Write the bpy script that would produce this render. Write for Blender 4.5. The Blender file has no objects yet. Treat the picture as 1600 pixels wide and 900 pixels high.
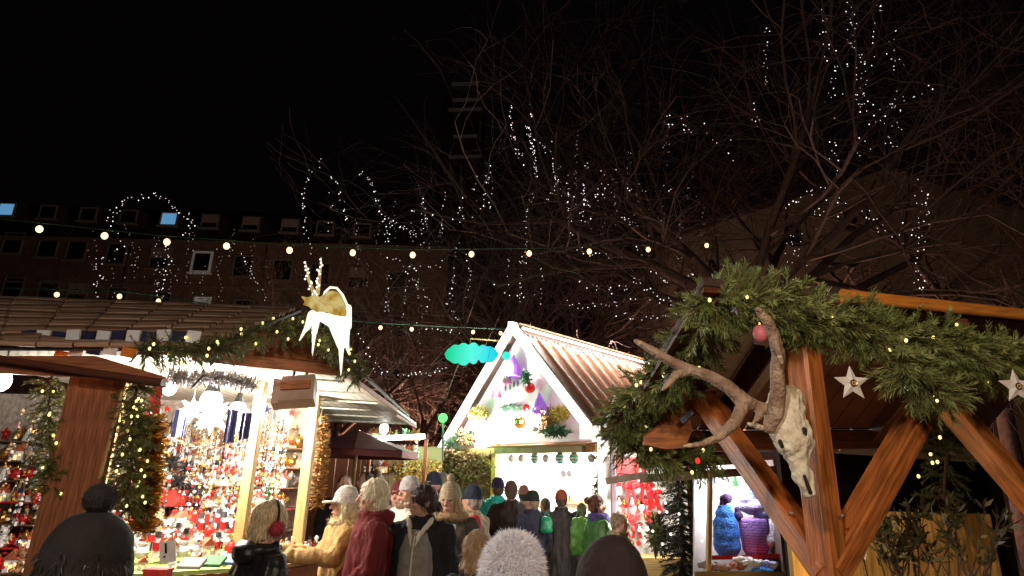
import bpy, math, random
from mathutils import Vector, Matrix, noise
random.seed(7)
R = math.radians
V = Vector
sc = bpy.context.scene
C = sc.collection

# ---------------------------------------------------------------- camera
FPX = 966.0; PITCH = R(17.5); ROLL = R(1.48); CAM = V((0, 0, 1.78))
F_ = V((0, math.cos(PITCH), math.sin(PITCH)))
U0 = V((0, -math.sin(PITCH), math.cos(PITCH))); R0 = V((1, 0, 0))
RV = R0*math.cos(ROLL) + U0*math.sin(ROLL); UV = U0*math.cos(ROLL) - R0*math.sin(ROLL)
cd = bpy.data.cameras.new('camera'); cam = bpy.data.objects.new('camera', cd); C.objects.link(cam)
cam.matrix_world = Matrix(((RV.x, UV.x, -F_.x, CAM.x), (RV.y, UV.y, -F_.y, CAM.y), (RV.z, UV.z, -F_.z, CAM.z), (0, 0, 0, 1)))
cd.sensor_width = 36; cd.lens = 36*FPX/1600; cd.clip_start = .05; cd.clip_end = 600
sc.camera = cam
def ray(px, py): return F_ + RV*((px-800)/FPX) + UV*((450-py)/FPX)
def P(px, py, Y):                     # the point of the place seen at that spot, Y metres ahead
    d = ray(px, py); return CAM + d*(Y/d.y)
def PZ(px, py, z):
    d = ray(px, py); return CAM + d*((z-CAM.z)/d.z)

# ---------------------------------------------------------------- night sky, exposure
w = bpy.data.worlds.new('World'); sc.world = w; w.use_nodes = True
bg = w.node_tree.nodes['Background']; bg.inputs[0].default_value = (.55, .36, .40, 1); bg.inputs[1].default_value = .0022
sc.view_settings.view_transform = 'Standard'; sc.view_settings.look = 'None'; sc.view_settings.gamma = 1
sc.view_settings.use_curve_mapping = False; sc.view_settings.exposure = 0
try:
    sc.cycles.sample_clamp_indirect = 4; sc.cycles.max_bounces = 6
except Exception: pass

def lamp(name, loc, power, col, r=.08, parent=None, typ='POINT', rot=None, spot=None):
    l = bpy.data.lights.new(name, typ); l.energy = power; l.color = col
    if typ in ('POINT', 'SPOT'): l.shadow_soft_size = r
    if typ == 'AREA': l.shape = 'RECTANGLE'; l.size = r[0]; l.size_y = r[1]
    if spot: l.spot_size = R(spot); l.spot_blend = .6
    o = bpy.data.objects.new(name, l); C.objects.link(o); o.location = loc
    if rot: o.rotation_euler = rot
    if parent: o.parent = parent; o.location = V(loc) - W(parent).translation
    return o
def W(o):
    m = o.matrix_basis.copy()
    while o.parent: o = o.parent; m = o.matrix_basis @ m
    return m

# ---------------------------------------------------------------- materials
MATS = {}
def mat(name, col, rough=.7, metal=0, var=.25, scale=8, bump=.0, bscale=60, stretch=None, emit=0, ecol=None, spec=.4, col2=None, sheen=0, band=None):
    if name in MATS: return MATS[name]
    m = bpy.data.materials.new(name); m.use_nodes = True; nt = m.node_tree; b = nt.nodes['Principled BSDF']
    b.inputs['Roughness'].default_value = rough; b.inputs['Metallic'].default_value = metal
    b.inputs['Specular IOR Level'].default_value = spec
    if sheen: b.inputs['Sheen Weight'].default_value = sheen
    tc = nt.nodes.new('ShaderNodeTexCoord'); mp = nt.nodes.new('ShaderNodeMapping')
    nt.links.new(tc.outputs['Object'], mp.inputs[0])
    if stretch: mp.inputs['Scale'].default_value = stretch
    n = nt.nodes.new('ShaderNodeTexNoise'); n.inputs['Scale'].default_value = scale; n.inputs['Detail'].default_value = 5
    nt.links.new(mp.outputs[0], n.inputs[0])
    cr = nt.nodes.new('ShaderNodeValToRGB'); cr.color_ramp.elements[0].position = .3; cr.color_ramp.elements[1].position = .7
    c2 = col2 or tuple(min(1, c*(1+var)) for c in col); c1 = tuple(c*(1-var) for c in col) if not col2 else col
    cr.color_ramp.elements[0].color = (*c1, 1); cr.color_ramp.elements[1].color = (*c2, 1)
    nt.links.new(n.outputs[0], cr.inputs[0]); src = cr.outputs[0]
    if band:      # (axis, scale, dark factor): knit rows, plank joints
        wv = nt.nodes.new('ShaderNodeTexWave'); wv.bands_direction = band[0]; wv.inputs['Scale'].default_value = band[1]; wv.inputs['Distortion'].default_value = band[3] if len(band) > 3 else 1
        nt.links.new(tc.outputs['Object'], wv.inputs[0])
        r2 = nt.nodes.new('ShaderNodeValToRGB'); r2.color_ramp.elements[0].color = (band[2],)*3+(1,); r2.color_ramp.elements[1].color = (1, 1, 1, 1); r2.color_ramp.elements[1].position = .45
        nt.links.new(wv.outputs[0], r2.inputs[0])
        mx = nt.nodes.new('ShaderNodeMix'); mx.data_type = 'RGBA'; mx.blend_type = 'MULTIPLY'; mx.inputs[0].default_value = 1
        nt.links.new(src, mx.inputs[6]); nt.links.new(r2.outputs[0], mx.inputs[7]); src = mx.outputs[2]
    nt.links.new(src, b.inputs['Base Color'])
    if bump:
        n2 = nt.nodes.new('ShaderNodeTexNoise'); n2.inputs['Scale'].default_value = bscale; n2.inputs['Detail'].default_value = 6
        nt.links.new(mp.outputs[0], n2.inputs[0])
        bp = nt.nodes.new('ShaderNodeBump'); bp.inputs['Strength'].default_value = bump; bp.inputs['Distance'].default_value = .02
        nt.links.new(n2.outputs[0], bp.inputs['Height']); nt.links.new(bp.outputs[0], b.inputs['Normal'])
    if emit:
        b.inputs['Emission Color'].default_value = (*(ecol or col), 1); b.inputs['Emission Strength'].default_value = emit
        if emit < 0 or name.startswith('fairy'): pass
    MATS[name] = m; return m
def glow(name, col, strength, sample=True):
    if name in MATS: return MATS[name]
    m = bpy.data.materials.new(name); m.use_nodes = True; nt = m.node_tree; nt.nodes.clear()
    e = nt.nodes.new('ShaderNodeEmission'); e.inputs[0].default_value = (*col, 1); e.inputs[1].default_value = strength
    o = nt.nodes.new('ShaderNodeOutputMaterial'); nt.links.new(e.outputs[0], o.inputs[0])
    if not sample: m.cycles.emission_sampling = 'NONE'
    MATS[name] = m; return m
wood = dict(rough=.5, var=.3, scale=7, stretch=(1, 14, 14), bump=.25, bscale=14)
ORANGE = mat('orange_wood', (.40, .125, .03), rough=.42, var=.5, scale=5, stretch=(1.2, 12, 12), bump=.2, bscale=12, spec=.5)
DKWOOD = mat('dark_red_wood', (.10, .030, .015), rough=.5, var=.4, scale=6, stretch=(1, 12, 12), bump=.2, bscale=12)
PINE = mat('pale_pine', (.50, .32, .12), **wood)
BOARD = mat('brown_board', (.34, .12, .05), rough=.55, var=.4, scale=6, stretch=(1, 12, 12), bump=.25, bscale=12)
SHINGLE = mat('roof_board', (.22, .12, .07), rough=.6, var=.5, scale=5, stretch=(1, 10, 10), bump=.4, bscale=12)
ROOFDK = mat('roof_dark', (.055, .03, .022), rough=.7, var=.4, bump=.3)
WHITEP = mat('white_paint', (.78, .76, .70), rough=.5, var=.06, bump=.08)
CREAM = mat('cream_panel', (.62, .60, .50), rough=.5, var=.1, bump=.05, band=('X', 3.5, .7, .2))
GREYM = mat('grey_metal', (.25, .24, .24), rough=.4, metal=.8)
BLACK = mat('black_plastic', (.012, .012, .012), rough=.5)
WIRE = mat('cable_green', (.03, .07, .035), rough=.6)
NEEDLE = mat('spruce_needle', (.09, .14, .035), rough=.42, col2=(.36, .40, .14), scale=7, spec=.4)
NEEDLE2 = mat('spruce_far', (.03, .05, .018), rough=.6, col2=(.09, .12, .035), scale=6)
TWIG = mat('twig', (.09, .05, .025), rough=.8)
BARK = mat('bark', (.085, .05, .035), rough=.9, var=.4, bump=.6, bscale=30)
BARK2 = mat('bark_reddish', (.13, .075, .06), rough=.9, var=.4, bump=.4)
BRICK = mat('night_brick', (.20, .125, .095), rough=.9, var=.25, scale=1.5, bump=.2, bscale=20)
PLASTER = mat('plaster', (.34, .26, .18), rough=.9, var=.2, scale=.8, bump=.1)
ROOFT = mat('roof_tiles', (.06, .045, .045), rough=.8, var=.3, band=('Z', 3, .5))
GROUND = mat('cobbles', (.06, .052, .05), rough=.6, var=.5, scale=14, bump=.8, bscale=14)
BONE = mat('bone', (.60, .50, .34), rough=.6, col2=(.84, .77, .62), scale=26, bump=.35, bscale=60)
BONEDK = mat('hollow_shade', (.03, .018, .012), rough=.9)
ANTLER = mat('antler', (.22, .13, .085), rough=.6, col2=(.50, .36, .25), scale=16, bump=.7, bscale=70)
ANTTIP = mat('antler_tip', (.62, .47, .28), rough=.5, bump=.2)
GOLD = mat('gold_tinsel', (.75, .45, .12), rough=.25, metal=.9, var=.4, scale=40)
SILVER = mat('silver', (.75, .75, .78), rough=.25, metal=.9, var=.3, scale=40)
RED = mat('red_cloth', (.50, .02, .025), rough=.6, var=.3, bump=.2)
REDG = mat('red_gloss', (.55, .02, .02), rough=.2)
NAVY = mat('navy', (.02, .022, .07), rough=.6, var=.3)
WHITEC = mat('white_cloth', (.8, .78, .76), rough=.8, var=.08, bump=.3)
FAIRY = glow('fairy_bulb', (1, .88, .84), 2.2, False)
FAIRYDIM = glow('fairy_bulb_dim', (1, .80, .75), .55, False)
WARMB = glow('warm_bulb', (1, .60, .26), 3.4)
GARB = glow('garland_bulb', (1, .82, .28), 2.2, False)
TUBE = glow('white_tube', (1, .95, .90), 14)
LED = glow('led_strip', (1, .93, .86), 3)

# ---------------------------------------------------------------- mesh builder
class MB:
    def __init__(s): s.v = []; s.f = []; s.m = []; s.mi = 0
    def add(s, vs, fs):
        b = len(s.v); s.v += [V(p) for p in vs]; s.f += [tuple(i+b for i in f) for f in fs]; s.m += [s.mi]*len(fs); return s
    def box(s, c, size, M=None):
        x, y, z = size[0]/2, size[1]/2, size[2]/2
        vs = [V((a*x, b*y, d*z)) for a in (-1, 1) for b in (-1, 1) for d in (-1, 1)]
        if M: vs = [M @ p for p in vs]
        vs = [p+V(c) for p in vs]
        return s.add(vs, [(0, 1, 3, 2), (4, 6, 7, 5), (0, 4, 5, 1), (2, 3, 7, 6), (0, 2, 6, 4), (1, 5, 7, 3)])
    def slab(s, pts, off):            # polygon extruded by a vector
        off = V(off); n = len(pts); vs = [V(p) for p in pts] + [V(p)+off for p in pts]
        fs = [tuple(range(n))[::-1], tuple(range(n, 2*n))] + [(i, (i+1) % n, n+(i+1) % n, n+i) for i in range(n)]
        return s.add(vs, fs)
    def tube(s, pts, rad, n=6, cap=True):
        pts = [V(p) for p in pts]
        if not hasattr(rad, '__len__'): rad = [rad]*len(pts)
        t0 = (pts[1]-pts[0]).normalized(); u = t0.orthogonal().normalized(); vs = []
        for i, p in enumerate(pts):
            t = ((pts[min(i+1, len(pts)-1)]-pts[max(i-1, 0)])).normalized()
            if t.length < .5: t = t0
            u = (u - t*u.dot(t)); u = u.normalized() if u.length > 1e-6 else t.orthogonal().normalized()
            w_ = t.cross(u)
            for k in range(n):
                a = 2*math.pi*k/n; vs.append(p+(u*math.cos(a)+w_*math.sin(a))*rad[i])
        fs = [(i*n+k, i*n+(k+1) % n, (i+1)*n+(k+1) % n, (i+1)*n+k) for i in range(len(pts)-1) for k in range(n)]
        if cap: fs += [tuple(range(n))[::-1], tuple(range((len(pts)-1)*n, len(pts)*n))]
        return s.add(vs, fs)
    def loft(s, rings, n=20, M=None, M2=None):  # rings: (centre, rx, ry) closed solid
        vs = []
        for c, rx, ry in rings:
            for k in range(n):
                a = 2*math.pi*k/n; p = V(c)+V((rx*math.cos(a), ry*math.sin(a), 0))
                vs.append(M @ p if M else p)
        fs = [(i*n+k, i*n+(k+1) % n, (i+1)*n+(k+1) % n, (i+1)*n+k) for i in range(len(rings)-1) for k in range(n)]
        fs += [tuple(range(n))[::-1], tuple(range((len(rings)-1)*n, len(rings)*n))]
        return s.add(vs, fs)
    def ell(s, c, r, n=12, M=None, R3=None, m=None):
        m = m or max(4, n//2+1)
        if not hasattr(r, '__len__'): r = (r, r, r)
        vs = []; c = V(c)
        def q(a, b, d):
            p = V((a*r[0], b*r[1], d*r[2]))
            if R3: p = R3 @ p
            p = p+c
            return M @ p if M else p
        vs.append(q(0, 0, 1))
        for i in range(1, m):
            t = math.pi*i/m
            for k in range(n):
                a = 2*math.pi*k/n; vs.append(q(math.sin(t)*math.cos(a), math.sin(t)*math.sin(a), math.cos(t)))
        vs.append(q(0, 0, -1)); L = len(vs)-1
        fs = [(0, 1+k, 1+(k+1) % n) for k in range(n)]
        fs += [(1+i*n+k, 1+(i+1)*n+k, 1+(i+1)*n+(k+1) % n, 1+i*n+(k+1) % n) for i in range(m-2) for k in range(n)]
        fs += [(L, 1+(m-2)*n+(k+1) % n, 1+(m-2)*n+k) for k in range(n)]
        return s.add(vs, fs)
    def cap(s, a, b, ra, rb, n=10, M=None):      # tapered capsule
        a = V(a); b = V(b); d = (b-a)
        if d.length < 1e-6: return s
        d.normalize(); pts = []; rs = []
        for k in range(4):
            t = k/4*math.pi/2; pts.append(a-d*ra*math.cos(t)); rs.append(max(ra*math.sin(t), ra*.03))
        pts.append(a); rs.append(ra); pts.append(b); rs.append(rb)
        for k in range(1, 5):
            t = k/4*math.pi/2; pts.append(b+d*rb*math.sin(t)); rs.append(max(rb*math.cos(t), rb*.03))
        if M: pts = [M @ p for p in pts]
        return s.tube(pts, rs, n)
    def torus(s, c, R1, r, n=20, m=8, M=None, ry=1):
        vs = []
        for i in range(n):
            a = 2*math.pi*i/n
            for k in range(m):
                b = 2*math.pi*k/m; p = V(c)+V(((R1+r*math.cos(b))*math.cos(a), (R1+r*math.cos(b))*math.sin(a)*ry, r*math.sin(b)))
                vs.append(M @ p if M else p)
        return s.add(vs, [(i*m+k, ((i+1) % n)*m+k, ((i+1) % n)*m+(k+1) % m, i*m+(k+1) % m) for i in range(n) for k in range(m)])
    def mesh(s, name, mats, smooth=False):
        me = bpy.data.meshes.new(name); me.from_pydata([tuple(p) for p in s.v], [], s.f); me.update()
        if not isinstance(mats, (list, tuple)): mats = [mats]
        for m in mats: me.materials.append(m)
        if len(mats) > 1: me.polygons.foreach_set('material_index', s.m)
        if smooth: me.polygons.foreach_set('use_smooth', [True]*len(me.polygons))
        return me

def link(name, me, parent=None, loc=None):
    o = bpy.data.objects.new(name, me); C.objects.link(o); o.parent = parent
    if loc is not None: o.location = loc
    return o
def obj(name, mb, m, parent=None, world=True, smooth=False):
    me = mb.mesh(name, m, smooth) if isinstance(mb, MB) else mb
    if parent:
        if world: me.transform(W(parent).inverted())
        return link(name, me, parent)
    xs = [v.co for v in me.vertices]
    c = V((sum(p.x for p in xs)/len(xs), sum(p.y for p in xs)/len(xs), min(p.z for p in xs)))
    me.transform(Matrix.Translation(-c)); return link(name, me, None, c)
def tag(o, label, cat, group=None, kind=None):
    if label: o['label'] = label
    if cat: o['category'] = cat
    if group: o['group'] = group
    if kind: o['kind'] = kind
    return o
def thing(name, label, cat, loc=(0, 0, 0), rz=0, group=None):
    o = bpy.data.objects.new(name, None); C.objects.link(o); o.location = loc; o.rotation_euler = (0, 0, rz); o.empty_display_size = .1
    return tag(o, label, cat, group)
def beam(name, a, b, wd, ht, m, parent=None, up=(0, 0, 1), bevel=.006):   # timber: local x runs along its grain
    a = V(a); b = V(b); x = (b-a).normalized(); u = V(up); y = u.cross(x)
    if y.length < 1e-4: y = V((0, 1, 0)).cross(x)
    y.normalize(); z = x.cross(y); L = (b-a).length; e = min(bevel, wd/4, ht/4)
    prof = [(-wd/2+e, -ht/2), (wd/2-e, -ht/2), (wd/2, -ht/2+e), (wd/2, ht/2-e), (wd/2-e, ht/2), (-wd/2+e, ht/2), (-wd/2, ht/2-e), (-wd/2, -ht/2+e)]
    mb = MB(); mb.slab([(0, p[0], p[1]) for p in prof], (L, 0, 0)); me = mb.mesh(name, m)
    o = link(name, me, parent)
    M = Matrix(((x.x, y.x, z.x, a.x), (x.y, y.y, z.y, a.y), (x.z, y.z, z.z, a.z), (0, 0, 0, 1)))
    o.matrix_local = (W(parent).inverted() @ M) if parent else M
    return o
def copy_tree(o, parent=None):
    c = o.copy(); C.objects.link(c); c.parent = parent
    for ch in [x for x in C.objects if x.parent == o]: copy_tree(ch, c)
    return c
def remesh(mb, vox, name, m, smooth=2, fold=0, fscale=(9, 9, 2.5), puff=0, rough=0):
    me = mb.mesh(name, m); o = bpy.data.objects.new(name, me); C.objects.link(o)
    md = o.modifiers.new('r', 'REMESH'); md.mode = 'VOXEL'; md.voxel_size = vox
    if smooth: ms = o.modifiers.new('s', 'SMOOTH'); ms.iterations = smooth; ms.factor = .5
    dg = bpy.context.evaluated_depsgraph_get(); dg.update()
    out = bpy.data.meshes.new_from_object(o.evaluated_get(dg)); bpy.data.objects.remove(o)
    if fold or puff or rough:
        sd = random.random()*50; vn = [v.normal.copy() for v in out.vertices]
        for v, n in zip(out.vertices, vn):
            p = v.co; d = 0
            if fold: d += fold*noise.fractal(V((p.x*fscale[0]+sd, p.y*fscale[1], p.z*fscale[2]+sd)), 1, 2, 3)
            if puff: d += puff*(abs(math.sin(p.z*38+1.5*math.sin(p.x*4)))**.5-.6)
            if rough: d += rough*noise.noise(p*90)
            v.co = p+n*d
    if not out.materials: out.materials.append(m)
    out.polygons.foreach_set('use_smooth', [True]*len(out.polygons)); out.name = name
    return out
def rnd(a, b): return random.uniform(a, b)
def rdir():
    while 1:
        p = V((rnd(-1, 1), rnd(-1, 1), rnd(-1, 1)))
        if .05 < p.length < 1: return p.normalized()
def polyat(pts, t):
    L = [(pts[i+1]-pts[i]).length for i in range(len(pts)-1)]; s = t*sum(L)
    for i, l in enumerate(L):
        if s <= l or i == len(L)-1: return pts[i].lerp(pts[i+1], min(1, s/max(l, 1e-6))), (pts[i+1]-pts[i]).normalized()
        s -= l
def plen(pts): return sum((pts[i+1]-pts[i]).length for i in range(len(pts)-1))

# ---------------------------------------------------------------- foliage helpers
def sprig(mb, tw, o, d, L, nl, nw, dens, droop=.3):
    pts = [o]; dd = d.copy(); k = 4
    for i in range(k):
        dd = (dd+V((0, 0, -droop/k))+rdir()*.08).normalized(); pts.append(pts[-1]+dd*L/k)
    tw.tube(pts, [.003*(nl/.022), .0025*(nl/.022), .002*(nl/.022), .0015*(nl/.022), .001*(nl/.022)], 3, False)
    n = int(L*dens)
    for i in range(n):
        t = (i+.5)/n; p, tt = polyat(pts, t); q = rdir(); q = (q-tt*q.dot(tt)).normalized()
        nd = (q*rnd(.6, 1)+tt*rnd(.7, 1.1)).normalized(); s = tt.cross(nd).normalized()*nw/2
        l = nl*rnd(.7, 1.15)*(1 if t < .9 else .8)
        mb.add([p-s, p+s, p+nd*l*.7+s*.8, p+nd*l, p+nd*l*.7-s*.8], [(0, 1, 2, 3, 4)])
def garland(name, label, pts, rad, per_m, nl, nw, dens, group=None, m=None, bulbs=0, bulbr=.008, bm=None, flat=None):
    pts = [V(p) for p in pts]; th = thing(name, label, 'garland', pts[0], group=group)
    mb = MB(); tw = MB(); L = plen(pts); tw.tube(pts, nl*.3, 5)
    for i in range(int(L*per_m)):
        p, t = polyat(pts, rnd(0, 1)); q = rdir(); q = (q-t*q.dot(t)*.85)
        if q.z > 0: q.z *= .8
        q.normalize(); sprig(mb, tw, p+q*rad*.1, (q+t*rnd(-.5, .9)).normalized(), rad*rnd(.55, 1.15), nl, nw, dens)
    obj('needles', mb, m or NEEDLE, th); obj('twigs', tw, TWIG, th)
    if bulbs:
        b0 = MB(); b0.ell((0, 0, 0), (bulbr, bulbr, bulbr*1.3), 8); me = b0.mesh('bulb', bm or GARB)
        for i in range(bulbs):
            p, t = polyat(pts, (i+rnd(.2, .8))/bulbs); q = rdir(); q = (q+(CAM-p).normalized()*.9).normalized()
            o = link('bulb', me, th, p+q*rad*rnd(.55, .85)-th.location)
    return th
def fairy(name, label, pix, Y, n, group, dim=False, jitter=3, r=1.0, cat='fairy lights'):
    pts = [P(x, y, Y) for x, y in pix]; th = thing(name, label, cat, pts[0], group=group)
    mb = MB(); mb.tube(pts, Y*.00018, 3, False); obj('wire', mb, WIRE, th)
    px = Y/1013; b = MB(); b.ell((0, 0, 0), r*.62*px, 6, m=4); me = b.mesh('bulb', FAIRYDIM if dim else FAIRY)
    b2 = MB(); b2.ell((0, 0, 0), r*1.05*px, 6, m=4); me2 = b2.mesh('bulb', FAIRYDIM if dim else FAIRY)
    for i in range(n):
        p, t = polyat(pts, (i+rnd(0, 1))/n)
        p = p+V((rnd(-1, 1)*jitter*px, rnd(-.3, .3), rnd(-1, 1)*jitter*px)); link('bulb', me2 if random.random() < .3 else me, th, p-pts[0])
    return th
def grow(mb, tw, p, d, L, r, lvl, maxl, up, spread, kids):
    k = 4; pts = [p]; rs = [r]; dd = d.copy()
    for i in range(k):
        dd = (dd+rdir()*(.16+.03*lvl)+V((0, 0, up*(.12 if lvl < 3 else .05)))).normalized()
        pts.append(pts[-1]+dd*L/k); rs.append(r*(1-.42*(i+1)/k))
    (mb if lvl < 2 else tw).tube(pts, rs, 6 if lvl < 2 else (4 if lvl == 2 else 3), False)
    if lvl >= maxl: return
    for i in range(kids[lvl]):
        t = rnd(.3, 1) if i else 1; q, tt = polyat(pts, t); o = rdir(); o = (o-tt*o.dot(tt)).normalized()
        nd = (tt*rnd(.6, 1)+o*rnd(.5, 1.0)*spread).normalized()
        grow(mb, tw, q, nd, L*rnd(.55, .8), max(r*(1-.42*t)*rnd(.45, .7), .0045), lvl+1, maxl, up, spread, kids)
def tree(label, base, h, tr, trunk_top, maxl=5, spread=.9, up=.25, kids=(7, 5, 4, 4, 3, 3), seed=1, L0=None, lean=(0, 0, 1), m=None, group=None):
    random.seed(seed); th = thing('bare_tree', label, 'tree', base, group=group); base = V(base); mb = MB(); tw = MB()
    pts = [base]; d = V(lean).normalized()
    for i in range(6): pts.append(pts[-1]+(d+rdir()*.07).normalized()*trunk_top/6)
    rs = [tr*1.25, tr, tr*.92, tr*.86, tr*.8, tr*.75, tr*.7]; mb.tube(pts, rs, 10)
    for i in range(kids[0]):
        a = 2*math.pi*(i+rnd(-.3, .3))/kids[0]; q, tt = polyat(pts, rnd(.7, 1))
        nd = V((math.cos(a)*spread, math.sin(a)*spread*.7, rnd(.35, 1.1))).normalized()
        grow(mb, tw, q, nd, (L0 or (h-trunk_top)*.42)*rnd(.8, 1.15), tr*rnd(.35, .55), 1, maxl, up, spread, kids)
    obj('trunk', mb, m or BARK, th, smooth=True); obj('crown', tw, m or BARK, th)
    return th

# ================================================================ THE SETTING
g = MB(); g.add([(-250, -60, 0), (250, -60, 0), (250, 400, 0), (-250, 400, 0)], [(0, 1, 2, 3)])
tag(obj('ground', g, GROUND), None, None, kind='structure')

# apartment block behind the market, left
def facade_window(parent, c, wd, ht, frame_m, pane_m, blind=None, fw=.10, name='window'):
    c = V(c); mb = MB()
    mb.box(c+V((0, 0, ht/2-fw/2)), (wd, .12, fw)); mb.box(c-V((0, 0, ht/2-fw/2)), (wd, .12, fw))
    mb.box(c+V((wd/2-fw/2, 0, 0)), (fw, .12, ht-2*fw)); mb.box(c-V((wd/2-fw/2, 0, 0)), (fw, .12, ht-2*fw))
    mb.box(c-V((0, .06, ht/2+.06)), (wd+.25, .3, .09))
    f = obj(name, mb, frame_m, parent); p = MB(); p.box(c+V((0, .03, 0)), (wd-2*fw, .04, ht-2*fw)); obj('pane', p, pane_m, f)
    if blind:
        q = MB(); q.box(c+V((0, -.01, (ht-2*fw)*(1-blind)/2)), (wd-2*fw, .03, (ht-2*fw)*blind)); obj('blind', q, mat('blind', (.36, .32, .28)), f)
    return f
FRDIM = mat('window_frame_dim', (.30, .26, .23)); FRBR = mat('window_frame_glow', (.75, .73, .70), emit=.045, ecol=(1, .9, .85)); PANE = mat('dark_pane', (.01, .009, .009), rough=.15)  # the pale frame also glows faintly, brightness put into its material
bld = thing('apartment_building', 'long dark brick apartment block with mansard dormers behind the left stall', 'building', (-26, 45, 0))
zt = P(400, 385, 45).z
mb = MB(); mb.box((-27, 50.5, zt/2), (44, 11, zt)); obj('wall', mb, BRICK, bld)
mb = MB(); mb.box((-27, 44.9, zt+.1), (44.4, .5, .3)); obj('eave', mb, mat('eave', (.22, .17, .14)), bld)
mb = MB(); mb.slab([(-49, 44.9, zt+.25), (-5, 44.9, zt+.25), (-5, 47.2, zt+3.9), (-49, 47.2, zt+3.9)], (0, 8, 0)); rf = obj('roof', mb, ROOFT, bld)
blue = glow('blue_lit_pane', (.16, .45, .80), .6); grey = glow('grey_lit_pane', (.8, .72, .62), .16)
for i, px in enumerate((10, 75, 138, 201, 264, 328, 392, 453, 508, 566)):
    y = 342+(px-264)*.058; c = P(px, y, 44.6)
    f = facade_window(bld, c, 1.35, 1.15, FRDIM, blue if px in (264, 10) else PANE, .62 if px in (328, 392, 453) else None, name='dormer_window')
    q = MB(); q.box(c+V((0, .95, .05)), (1.5, 1.7, 1.4)); obj('dormer', q, ROOFT, bld)
for i, px in enumerate((20, 75, 120, 182, 250, 315, 380, 441, 500, 560, 620)):
    for r_ in range(3):
        y = 396+(px-182)*.10+r_*68+(0 if r_ == 0 else 2); c = P(px, y, 44.93)
        br = (px == 315 and r_ == 0); lit = (px == 315 and r_ == 1)
        facade_window(bld, c, 1.55, 1.75, FRBR if br else FRDIM, grey if lit else PANE, .5 if (i*3+r_) % 5 == 2 else None, fw=.16 if br else .10)
mb = MB()
for z_ in (zt-3.4, zt-6.4): mb.box((-27, 44.95, z_), (44.1, .12, .18))
obj('string_course', mb, MATS['eave'], bld)
for x_ in (-40, -29.5, -19, -8):
    mb = MB(); mb.tube([(x_, 44.86, 0), (x_, 44.86, zt)], .07, 6); obj('drainpipe', mb, GREYM, bld)
# gabled house to the right, behind the big tree
hs = thing('gabled_house', 'pale rendered house with a long sloping roof edge behind the big tree', 'building', (12, 36, 0))
a = P(1040, 376, 36); b = P(1385, 264, 36); c = P(1408, 275, 36); e = P(1600, 330, 36)
mb = MB(); mb.slab([(a.x, 36, 0), (e.x, 36, 0), (e.x, 36, e.z), (b.x, 36, b.z), (a.x, 36, a.z)], (0, 9, 0)); obj('wall', mb, PLASTER, hs)
mb = MB(); mb.slab([(a.x-.6, 35.6, a.z-.2), (b.x, 35.6, b.z), (e.x+.6, 35.6, e.z-.2), (e.x+.6, 35.6, e.z+.1), (b.x, 35.6, b.z+.35), (a.x-.6, 35.6, a.z+.1)], (0, 10, 0)); obj('roof', mb, ROOFT, hs)
for px, y in ((1240, 365), (1330, 345), (1440, 370)):
    facade_window(hs, P(px, y, 35.95), .9, 1.3, mat('frame_dark', (.12, .1, .09)), PANE)
# distant tower with pale slab edges
tw_ = thing('tower_block', 'faint distant tower with pale horizontal balcony edges rising behind the bare trees', 'building', (-5, 70, 0))
c = P(725, 140, 70); mb = MB(); mb.box((c.x, 74, c.z/2), (5.2, 8, c.z)); obj('wall', mb, mat('tower_wall', (.06, .045, .045)), tw_)
for y in (131, 156, 171, 213, 245):
    p = P(727, y, 69.8); q = MB(); q.box(p, (rnd(3, 5), .5, .25), Matrix.Rotation(R(-4), 3, 'Y')); obj('balcony', q, mat('balcony_edge_glow', (.34, .31, .28), emit=.006, ecol=(.9, .85, .8)), tw_)  # lit look of the slab edges put in as a faint glow

# ---------------------------------------------------------------- added lamps, hidden from view, that brighten the far facade and the trees
def added_lamp(label, x, y, h, power, col=(1, .66, .42)):
    t = thing('added_lamp', label, 'added lamp', (x, y, 0))
    mb = MB(); mb.tube([(x, y, 0), (x, y, 1), (x, y, h)], [.07, .05, .035], 8); obj('pole', mb, BLACK, t)
    mb = MB(); mb.loft([((x, y, h), .06, .06), ((x, y, h+.05), .16, .16), ((x, y, h+.3), .2, .2)], 12); obj('lamp_shade', mb, glow('lantern', (1, .66, .36), 3, False), t)
    mb = MB(); mb.loft([((x, y, h+.302), .23, .23), ((x, y, h+.45), .05, .05)], 12); obj('cap', mb, BLACK, t)
    lamp('lamp_light', (x, y, h-.25), power, col, .25, t); return t
added_lamp('added lamp hidden low behind the left stall to brighten the apartment block', -17, 30, 3.2, 560)
added_lamp('added lamp behind the hedge brightening the middle trees', -3.2, 22, 3.0, 1500, (1, .64, .46))
added_lamp('added lamp under the big bare tree brightening its crown', 7.5, 18.5, 3.2, 1500, (1, .64, .46))
added_lamp('added lamp in front of the gabled house brightening its wall', 13, 29, 3.2, 70)

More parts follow.
